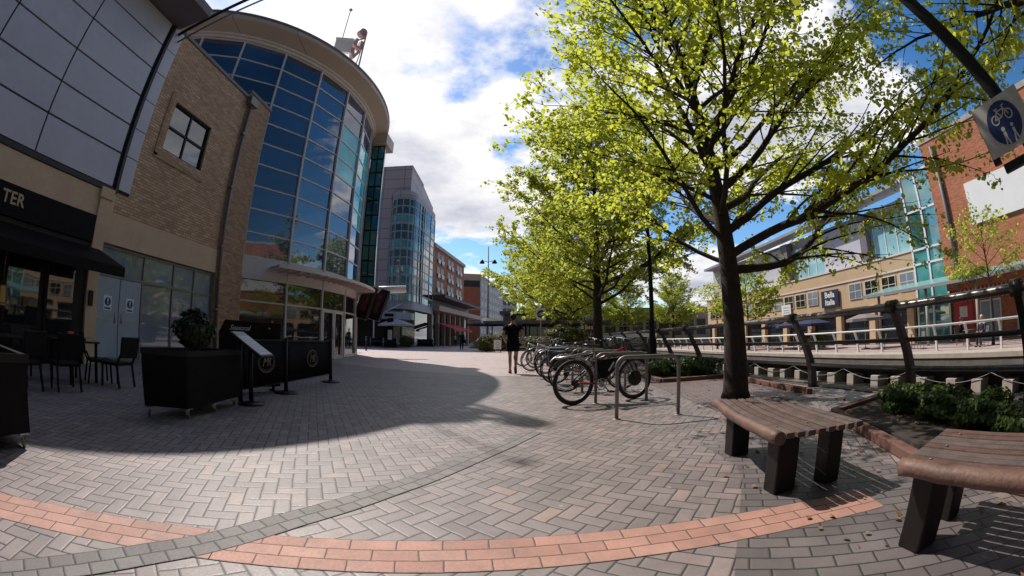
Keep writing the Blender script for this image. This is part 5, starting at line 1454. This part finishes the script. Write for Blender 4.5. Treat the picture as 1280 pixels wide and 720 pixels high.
# ------------------------------------------------------------------ people
def skin_mesh(name,verts,edges,radii,matl,parent,root=0,sub=2):
    me=bpy.data.meshes.new(name); me.from_pydata([tuple(v) for v in verts],edges,[]); me.update()
    o=bpy.data.objects.new(name,me); COL.objects.link(o); o.parent=parent
    me.materials.append(matl)
    sk=o.modifiers.new('Skin','SKIN'); sk.use_smooth_shade=True
    layer=me.skin_vertices[0].data
    for i,r in enumerate(radii):
        layer[i].radius = r if isinstance(r,tuple) else (r,r)
        layer[i].use_root=(i==root)
    sb=o.modifiers.new('Subsurf','SUBSURF'); sb.levels=sub; sb.render_levels=sub
    return o
def person(label,loc,rz,top,bottom,hair,J,h=1.75,bare_arms=True,bare_legs=True,extra=None,scale=1.0,shoes='shoe',sleeve=.55,short=.55):
    """J: joint dictionary in a body frame facing +Y"""
    t=thing('person',label,'person',loc,rz); t.scale=(scale,)*3
    V=[];E=[];Rr=[];ix={}
    def a(n,p,r,par=None):
        ix[n]=len(V); V.append(Vector(p)); Rr.append(r)
        if par: E.append((ix[par],ix[n]))
    g=lambda n: Vector(J[n])
    a('pel',g('pel'),(.135,.10)); a('waist',g('pel').lerp(g('neck'),.36),(.125,.09),'pel'); a('chest',g('pel').lerp(g('neck'),.72),(.145,.105),'waist')
    a('neckb',g('neck'),(.075,.07),'chest'); a('neck',g('neck').lerp(g('head'),.45),.052,'neckb')
    hd=g('head'); up=(hd-g('neck')).normalized()
    a('jaw',hd-up*.045+Vector((0,.022,0)),(.066,.074),'neck'); a('skull',hd+up*.045,(.076,.092),'jaw'); a('crown',hd+up*.105,(.05,.06),'skull')
    f=Vector((0,1,0))
    a('nose',hd+f*.105+up*.0,.012,'jaw')
    for s,n in ((-1,'l'),(1,'r')):
        a('ear'+n,hd+Vector((s*.082,-.005,.0))+up*.01,.014,'jaw')
        a('sh'+n,g('sh'+n),.062,'chest'); a('el'+n,g('el'+n),.042,'sh'+n); a('wr'+n,g('wr'+n),.028,'el'+n)
        d=(g('wr'+n)-g('el'+n)).normalized(); side=d.cross(Vector((0,0,1)));
        if side.length<.2: side=Vector((0,1,0))*1.0
        side=(side-d*side.dot(d)).normalized()
        pm=g('wr'+n)+d*.055; a('palm'+n,pm,(.036,.018),'wr'+n)
        for k in range(4):
            q=pm+d*.035+side*(.021*(k-1.5)); L=(.062,.075,.070,.052)[k]
            a('f%d'%k+n,q,.0095,'palm'+n); a('g%d'%k+n,q+d*L*.55+Vector((0,.012,-.008)),.0085,'f%d'%k+n); a('h%d'%k+n,q+d*L*.85+Vector((0,.03,-.012)),.0075,'g%d'%k+n)
        a('t0'+n,pm+side*-.042-d*.01,.011,'palm'+n); a('t1'+n,pm+side*-.058+d*.028,.009,'t0'+n)
        a('hip'+n,g('hip'+n),.088,'pel'); a('th'+n,g('hip'+n).lerp(g('kn'+n),.5),.074,'hip'+n); a('kn'+n,g('kn'+n),.052,'th'+n)
        cal=g('kn'+n).lerp(g('an'+n),.32)+Vector((0,-.018,0)); a('ca'+n,cal,.055,'kn'+n); a('an'+n,g('an'+n),.034,'ca'+n); a('toe'+n,g('toe'+n),(.036,.026),'an'+n)
    body=skin_mesh('body',V,E,Rr,M['skin'],t)
    # hair cap
    mb=MB(); ce=hd+up*.03+Vector((0,-.018,0)); mb.ball(ce,.094,.112,.115,18,12)
    # trim the face side
    hm=mb.build('hair',M[hair],t,world=False)
    for v in hm.data.vertices:
        if v.co.y>ce.y+.045 and v.co.z<ce.z+.03: v.co.y=ce.y+.045-(v.co.y-ce.y-.045)*.6
        if v.co.z<ce.z-.045: v.co.x=ce.x+(v.co.x-ce.x)*.8
    # eyes, mouth
    for s in (-1,1):
        mb=MB(); mb.ball(hd+Vector((s*.032,.092,0))+up*.03,.010,.006,.008,8,6); mb.build('eye',M['bblack'],t,world=False)
    mb=MB(); mb.ball(hd+Vector((0,.094,0))-up*.04,.022,.006,.005,8,6); mb.build('mouth',M['redbrick_edge'],t,world=False)
    # clothes: lofted shells round the body
    pe=g('pel'); ne=g('neck')
    def loft(name,rings,matl,nn=16,wob=.006):
        mb=MB(); vs=[];fs=[]; rw=random.Random(len(rings)*7+int(rings[0][1]*1000))
        for i,(c,rx,ry,ax) in enumerate(rings):
            c=Vector(c); ax=Vector(ax).normalized(); X=Vector((1,0,0)); X=(X-ax*X.dot(ax)); X=X.normalized() if X.length>.2 else Vector((0,0,1)).cross(ax).normalized(); Y=ax.cross(X)
            for k in range(nn):
                q=2*PI*k/nn; f=1+rw.uniform(-wob,wob)*6
                vs.append(c+X*math.cos(q)*rx*f+Y*math.sin(q)*ry*f)
        for i in range(len(rings)-1):
            for k in range(nn): fs.append((i*nn+k,i*nn+(k+1)%nn,i*nn+nn+(k+1)%nn,i*nn+nn+k))
        mb.add(vs,fs,True); o=mb.build(name,matl,t,world=False)
        sb=o.modifiers.new('Subsurf','SUBSURF'); sb.levels=1; sb.render_levels=1
        return o
    up_=(ne-pe).normalized(); seated=abs(g('knl').z-g('hipl').z)<.15
    L_=(ne-pe).length; at=lambda f: pe+up_*L_*f
    loft('top',[(at(-.10 if not seated else 0.0),.183,.142,up_),(at(.05),.176,.135,up_),(at(.30),.165,.122,up_),(at(.55),.180,.130,up_),(at(.75),.198,.135,up_),(at(.88),.178,.112,up_),(at(.955),.105,.085,up_),(at(1.0),.072,.07,up_)],M[top])
    for n in 'lr':
        sh=g('sh'+n); el=g('el'+n); wr_=g('wr'+n); inn=sh+(at(.85)-sh)*.45
        e=sh.lerp(el,sleeve); ax=el-sh
        rings=[(inn,.07,.075,sh-inn),(sh,.083,.08,ax+(sh-inn)),(sh.lerp(el,.25),.076,.074,ax),(e,.072,.07,ax)]
        if not bare_arms: rings=rings[:3]+[(el,.062,.062,wr_-sh),(el.lerp(wr_,.5),.054,.054,wr_-el),(wr_,.044,.044,wr_-el)]
        loft('sleeve',rings,M[top],12)
    loft('waist',[(pe+up_*.03,.165,.126,up_),(pe+Vector((0,0,-.03)),.172,.132,(0,0,1)),(pe+Vector((0,0,-.12)) if not seated else pe+Vector((0,.04,-.08)),.168,.128,(0,0,1)),(pe+Vector((0,0,-.16)) if not seated else pe+Vector((0,.04,-.10)),.08,.07,(0,0,1))],M[bottom])
    for n in 'lr':
        hp=g('hip'+n); kn=g('kn'+n); an=g('an'+n); ax=kn-hp
        rings=[(hp-ax.normalized()*.03+Vector((0,0,.03)),.095,.115,ax),(hp+ax*.12,.108,.118,ax),(hp+ax*.35,.106,.108,ax)]
        if bare_legs: rings+=[(hp+ax*(short*.85),.104,.102,ax),(hp+ax*short,.106,.104,ax)]
        else: rings+=[(hp+ax*.8,.08,.085,ax),(kn,.072,.078,an-hp),(kn.lerp(an,.5),.062,.068,an-kn),(an+(kn-an).normalized()*.03,.058,.064,an-kn)]
        loft('shorts_leg' if bare_legs else 'trouser_leg',rings,M[bottom],14)
    for n in 'lr':
        an=g('an'+n); to=g('toe'+n); d=(to-an); 
        heel=an+Vector((0,-.035,0))+ (Vector((0,0,-.055)) if abs(d.normalized().z)<.6 else d.normalized()*.0+Vector((0,-.02,-.03)))
        skin_mesh('shoe',[an+Vector((0,0,.03)),heel.lerp(to,.12)+Vector((0,0,.02)),heel.lerp(to,.62)+Vector((0,0,.012)),to+(to-heel).normalized()*.05],[(0,1),(1,2),(2,3)],[.047,(.045,.045),(.05,.036),(.040,.028)],M[shoes],t,root=1,sub=2)
    return t
walk=dict(pel=(0,0,.93),neck=(0,.03,1.44),head=(0,.05,1.615),
  shl=(-.185,.02,1.385),ell=(-.30,-.05,1.13),wrl=(-.235,.13,.98), shr=(.185,.02,1.385),elr=(.30,-.10,1.15),wrr=(.20,.05,.98),
  hipl=(-.09,0,.88),knl=(-.09,.10,.49),anl=(-.085,.02,.085),toel=(-.09,.15,.03),
  hipr=(.09,0,.88),knr=(.09,.05,.475),anr=(.075,-.22,.175),toer=(.08,-.155,.045))
person('person in black tee and black shorts walking away beside the parked bicycles',(.03,11.6,0),R(-2),'cloth_black','cloth_black','hair_d',walk)
stand=dict(pel=(0,0,.93),neck=(0,.02,1.44),head=(0,.03,1.615),
  shl=(-.18,.02,1.385),ell=(-.25,-.02,1.11),wrl=(-.27,.08,.88), shr=(.18,.02,1.385),elr=(.25,-.02,1.11),wrr=(.27,.06,.88),
  hipl=(-.09,0,.88),knl=(-.10,.06,.48),anl=(-.10,.03,.08),toel=(-.11,.16,.03),
  hipr=(.09,0,.88),knr=(.10,-.01,.48),anr=(.10,-.07,.08),toer=(.11,.06,.03))
tp=person('person in dark clothes walking toward the camera in the middle of the plaza, far off',(-4.69,37.2,0),R(185),'cloth_dark','cloth_dark','hair_w',stand,bare_arms=False,bare_legs=False)
person('person in a white shirt under the red awning, far off',(-8.0,56.0,0),R(70),'cloth_white','cloth_dark','hair_d',stand,bare_legs=False)
t=thing('shoulder_bag','dark bag carried at the side of the far walking person','bag',(-4.38,37.1,0.6))
m=MB(); m.box(-4.48,-4.30,36.9,37.3,.62,.95); m.build('pouch',M['bagblack'],t,bevel=.05)
m=MB(); m.tube([(-4.40,37.1,.95),(-4.47,37.1,1.2),(-4.50,37.12,1.38)],.015,6); m.build('strap',M['bagblack'],t)
sit=dict(pel=(0,0,.52),neck=(0,.05,1.03),head=(0,.09,1.205),
  shl=(-.18,.05,.975),ell=(-.24,.10,.72),wrl=(-.16,.32,.66), shr=(.18,.05,.975),elr=(.24,.10,.72),wrr=(.16,.32,.66),
  hipl=(-.09,.02,.50),knl=(-.11,.42,.50),anl=(-.11,.40,.08),toel=(-.11,.53,.03),
  hipr=(.09,.02,.50),knr=(.11,.42,.50),anr=(.11,.44,.08),toer=(.12,.57,.03))
person('white haired person in navy sitting on the far bank near the slim tree',(19.9,8.35,-.4),R(80),'cloth_navy','cloth_navy','hair_w',sit,bare_arms=False,bare_legs=False)
person('dark haired person in black sitting on the far bank by the red poster',(21.1,10.3,-.4),R(200),'cloth_black','cloth_dark','hair_d',sit,bare_arms=False,bare_legs=False)
def far_chair(x,y,rz,label):
    t=thing('terrace_chair',label,'chair',(x,y,-.4),rz,'chairs on the far bank terrace')
    m=MB(); m.box(-.22,.22,-.2,.22,.41,.44); m.build('seat',M['galv'],t,world=False)
    m=MB(); m.prism_axis([(-.21,.5),(.21,.5),(.21,.85),(-.21,.85)],(0,-.24,0),(1,0,0),(0,-.1,1),(0,.025,0)); m.build('backrest',M['galv'],t,world=False)
    for x_ in (-.2,.2):
        for y_ in (-.2,.2): m=MB(); m.tube([(x_,y_,0),(x_*.95,y_,.41)],.013,6); m.build('leg',M['galv'],t,world=False)
    return t
far_chair(19.9,8.35,R(80),'steel terrace chair under the white haired person across the river')
far_chair(21.1,10.3,R(200),'steel terrace chair under the dark haired person across the river')
c0=far_chair(19.6,12.2,R(60),'empty steel terrace chair across the river right of the near railing post')
dup(c0,(20.2,13.4,-.4),R(250),'empty steel terrace chair facing left on the far bank')
dup(c0,(19.7,15.0,-.4),R(40),'empty steel terrace chair below the taupe umbrella on the far bank')
for x,y,l in ((20.4,9.4,'small round steel table between the two seated people on the far bank'),(19.9,12.9,'small round steel table among empty chairs on the far bank')):
    t=thing('terrace_table',l,'table',(x,y,-.4))
    m=MB(); m.lathe((x,y,.31),[(.34,0),(.34,.025)],20); m.build('top',M['galv'],t)
    m=MB(); m.tube([(x,y,-.38),(x,y,.31)],.03,8); m.lathe((x,y,-.4),[(.22,0),(.2,.03),(.03,.05)],14); m.build('stem',M['galv'],t)

# ------------------------------------------------------------------ umbrellas
def umbrella(label,x,y,z0,h,r,matl,drop=.45,n=8):
    t=thing('parasol',label,'parasol',(x,y,z0))
    m=MB(); m.tube([(x,y,z0+.04),(x,y,z0+h)],.028,8); m.build('pole',M['steel'],t)
    m=MB(); vs=[(x,y,z0+h+.02)]; fs=[]
    for k in range(n):
        a=2*PI*k/n; vs.append((x+r*math.cos(a),y+r*math.sin(a),z0+h-drop))
    for k in range(n):
        a=2*PI*k/n; vs.append((x+r*math.cos(a),y+r*math.sin(a),z0+h-drop-.16))
    for k in range(n):
        j=(k+1)%n; fs+=[(0,1+k,1+j),(1+k,1+n+k,1+n+j,1+j)]
    m.add(vs,fs); m.build('canopy',matl,t)
    m=MB()
    for k in range(n):
        a=2*PI*k/n; m.tube([(x+.03*math.cos(a),y+.03*math.sin(a),z0+h-.03),(x+(r-.02)*math.cos(a),y+(r-.02)*math.sin(a),z0+h-drop-.02)],.008,4)
    m.build('ribs',M['steel'],t)
    m=MB(); m.lathe((x,y,z0),[(.3,0),(.3,.05),(.05,.09)],14); m.build('base',M['black_m'],t)
umbrella('pale cream parasol over the far left cafe terrace',-11.8,39.6,0,2.95,2.0,M['umb_pale'],.62)
for x,y,l in ((20.8,24.6,'navy parasol on the far bank, left one beside the restaurant sign'),(20.6,22.2,'navy parasol on the far bank, the middle one'),(21.2,27.0,'navy parasol on the far bank nearest the river end')):
    umbrella(l,x,y,-.4,2.2,1.5,M['umb_navy'],.42)
umbrella('taupe parasol on the far bank beside the glass canopy',20.6,17.0,-.4,2.15,1.25,M['umb_taupe'],.35)
umbrella('dark brown parasol at the left of the cafe pavilion',-2.4,37.2,0,3.0,1.9,M['umb_dark'],.6)

# ------------------------------------------------------------------ far left cafe terrace things
def cafe_screen(x0,y0,x1,y1,label):
    t=thing('terrace_screen',label,'barrier',((x0+x1)/2,(y0+y1)/2,0),0,'low dark screens round the far cafe terrace')
    a=Vector((x0,y0,0));b=Vector((x1,y1,0))
    for p in (a,b):
        m=MB(); m.tube([p+Vector((0,0,.01)),p+Vector((0,0,1.0))],.035,8); m.build('post',M['steel'],t)
    d=(b-a).normalized()
    m=MB(); m.bar(a+d*.05+Vector((0,0,.52)),b-d*.05+Vector((0,0,.52)),.03,.78); p_=m.build('panel',M['black'],t)
    m=MB(); n=Vector((d.y,-d.x,0)); c=(a+b)/2+n*.018+Vector((0,0,.62)); m.bar(c-d*.5,c+d*.5,.004,.12); m.build('printed_name',M['sign_blue2'],p_)
cafe_screen(-14.2,38.6,-12.95,38.9,'low dark screen at the left of the far cafe terrace')
cafe_screen(-12.9,39.0,-11.6,39.3,'low dark screen behind the tall black sign pillar')
cafe_screen(-10.0,41.4,-8.3,41.8,'low dark screen at the right end of the far cafe terrace')
t=thing('sign_pillar','tall black sign pillar with a white notice at the far cafe terrace','sign',(-12.05,39.6,0))
m=MB(); m.box(-12.35,-11.75,38.35,38.55,.06,2.95); pp=m.build('pillar',M['black'],t,bevel=.02)
m=MB(); m.box(-12.27,-11.83,38.338,38.347,.8,1.75); nb=m.build('notice',M['paper'],pp)
m=MB()
for k in range(7): m.box(-12.22,-11.9-.04*(k%3),38.332,38.337,1.62-.11*k,1.66-.11*k)
m.build('print',M['paper_g'],pp)
m=MB(); m.box(-12.55,-11.55,38.15,38.75,0,.06); m.build('foot',M['black_m'],t)
shrub('terrace_shrub','brown hedge tub at the front of the far cafe terrace',(-10.9,40.6,.02),.85,.6,.62,900,'leaf_olive',.12,91)
t=thing('standing_notice','small white notice panel standing by the shrub near the cafe','sign',(-1.05,29.8,0))
m=MB(); m.box(-1.35,-.80,29.78,29.84,.25,.92); pl_=m.build('panel',M['sign_white'],t,bevel=.01)
m=MB(); m.ring((-1.07,29.772,.66),(0,1,0),.12,.015,20,5); m.box(-1.22,-.93,29.77,29.777,.36,.40); m.build('printed_mark',M['paper_g'],pl_)
m=MB(); [m.tube([(x,29.86,0),(x,29.86,.8)],.025,6) for x in (-1.3,-.85)]; m.build('legs',M['black_m'],t)
t=thing('route_sign','small round blue sign on a grey post near the round planter','sign',(1.45,20,0))
m=MB(); m.tube([(1.45,20,0),(1.45,20,2.55)],.035,8); m.build('post',M['galv'],t)
m=MB(); m.box(1.22,1.68,19.93,19.955,1.95,2.55); pl_=m.build('plate',M['sign_white'],t)
m=MB(); m.disc((1.45,19.925,2.25),(0,1,0),.20,.006,24); m.build('blue_roundel',M['sign_blue'],pl_)
m=MB(); m.ring((1.39,19.918,2.24),(0,1,0),.05,.008,14,4); m.ring((1.52,19.918,2.24),(0,1,0),.05,.008,14,4); m.bar((1.39,19.918,2.24),(1.46,19.918,2.33),.012); m.bar((1.46,19.918,2.33),(1.52,19.918,2.24),.012); m.build('bicycle_mark',M['sign_white'],pl_)
# small litter specks near the planter
for x,y,l in ((-3.0,2.65,'small pale scrap of litter on the shaded paving near the wheeled planter'),):
    m=MB(); m.tube([(x,y,.012),(x+.045,y+.02,.014)],.008,6); solo(m.build('litter_scrap',M['cigar']),l,'litter')

# ------------------------------------------------------------------ light, sky, camera
SUN_AZ=R(-37.3); SUN_EL=R(51.2)
sd=bpy.data.lights.new('sun','SUN'); sd.energy=5.0; sd.angle=R(.53); sd.color=(1.0,.945,.87)
so=bpy.data.objects.new('sun',sd); COL.objects.link(so)
dv=Vector((math.sin(SUN_AZ)*math.cos(SUN_EL),math.cos(SUN_AZ)*math.cos(SUN_EL),math.sin(SUN_EL)))
so.rotation_euler=dv.to_track_quat('Z','Y').to_euler(); so.location=dv*60
w=bpy.data.worlds.new('World'); sc.world=w; w.use_nodes=True
nt=w.node_tree
class WT(NT):
    def __init__(s): s.nt=nt; s.n=nt.nodes; s.l=nt.links
t=WT(); bgn=nt.nodes['Background']
sky=t.node('ShaderNodeTexSky',sky_type='NISHITA'); sky.sun_disc=False; sky.sun_elevation=SUN_EL; sky.sun_rotation=SUN_AZ
sky.air_density=1.0; sky.dust_density=.6; sky.ozone_density=2.5
tc=t.node('ShaderNodeTexCoord'); sp=t.node('ShaderNodeSeparateXYZ'); t.link(tc.outputs['Generated'],sp.inputs[0])
den=t.m('ADD',t.m('MAXIMUM',sp.outputs[2],.0),.16)
cb_=t.node('ShaderNodeCombineXYZ'); t.link(t.m('DIVIDE',sp.outputs[0],den),cb_.inputs[0]); t.link(t.m('DIVIDE',sp.outputs[1],den),cb_.inputs[1]); cb_.inputs[2].default_value=CLZ if 'CLZ' in globals() else 3.7
n1=t.noise(cb_.outputs[0],.85,9,.6); 
of=t.node('ShaderNodeVectorMath',operation='ADD'); t.link(cb_.outputs[0],of.inputs[0]); of.inputs[1].default_value=(.10,-.13,.0)
n2=t.noise(of.outputs[0],.85,7,.6)
n3=t.noise(cb_.outputs[0],2.8,6,.6)
dens=t.m('ADD',n1,t.m('MULTIPLY',t.m('SUBTRACT',n3,.5),.16))
# more cloud ahead; unseen sky behind kept clear so shade stays dark
front=t.rng(sp.outputs[1],-.25,.55,-.25,.05)
right=t.rng(sp.outputs[0],.2,.9,0.,.01)
dens=t.m('ADD',t.m('ADD',dens,front),right)
mask=t.rng(dens,.505,.565,0,1)
thick=t.rng(n2,.50,.68,0,1)
ccol=t.mix(thick,(1.10,1.08,1.08,1),(.52,.55,.66,1))
skyc=t.node('ShaderNodeVectorMath',operation='SCALE'); hs=t.node('ShaderNodeHueSaturation'); hs.inputs['Saturation'].default_value=1.3; t.link(sky.outputs[0],hs.inputs['Color']); t.link(hs.outputs[0],skyc.inputs[0]); t.link(t.rng(sp.outputs[1],-.3,.4,.42,1.75),skyc.inputs['Scale'])  # unseen sky behind also dimmed to lower the fill light
mx=t.node('ShaderNodeMix',data_type='RGBA'); t.link(mask,mx.inputs[0]); t.link(skyc.outputs[0],mx.inputs[6])
cs=t.node('ShaderNodeVectorMath',operation='SCALE'); t.link(ccol,cs.inputs[0]); cs.inputs['Scale'].default_value=10.5
t.link(cs.outputs[0],mx.inputs[7]); t.link(mx.outputs[2],bgn.inputs['Color']); bgn.inputs['Strength'].default_value=.095

cd=bpy.data.cameras.new('camera'); co=bpy.data.objects.new('camera',cd); COL.objects.link(co); sc.camera=co
cd.type='PANO'; cd.sensor_width=36; cd.sensor_height=20.25; cd.lens=10; cd.clip_end=2000; cd.clip_start=.02
cd.panorama_type='FISHEYE_LENS_POLYNOMIAL'; cd.fisheye_fov=PI*1.2
cd.fisheye_polynomial_k0=0; cd.fisheye_polynomial_k1=-.0711111; cd.fisheye_polynomial_k2=0; cd.fisheye_polynomial_k3=0; cd.fisheye_polynomial_k4=0
co.location=(0,0,1.0); co.rotation_euler=(R(90+7.33),0,0)
sc.view_settings.view_transform='Standard'; sc.view_settings.look='None'; sc.view_settings.exposure=0; sc.view_settings.gamma=1
sc.cycles.use_denoising=True
sc.cycles.max_bounces=6; sc.cycles.transparent_max_bounces=8
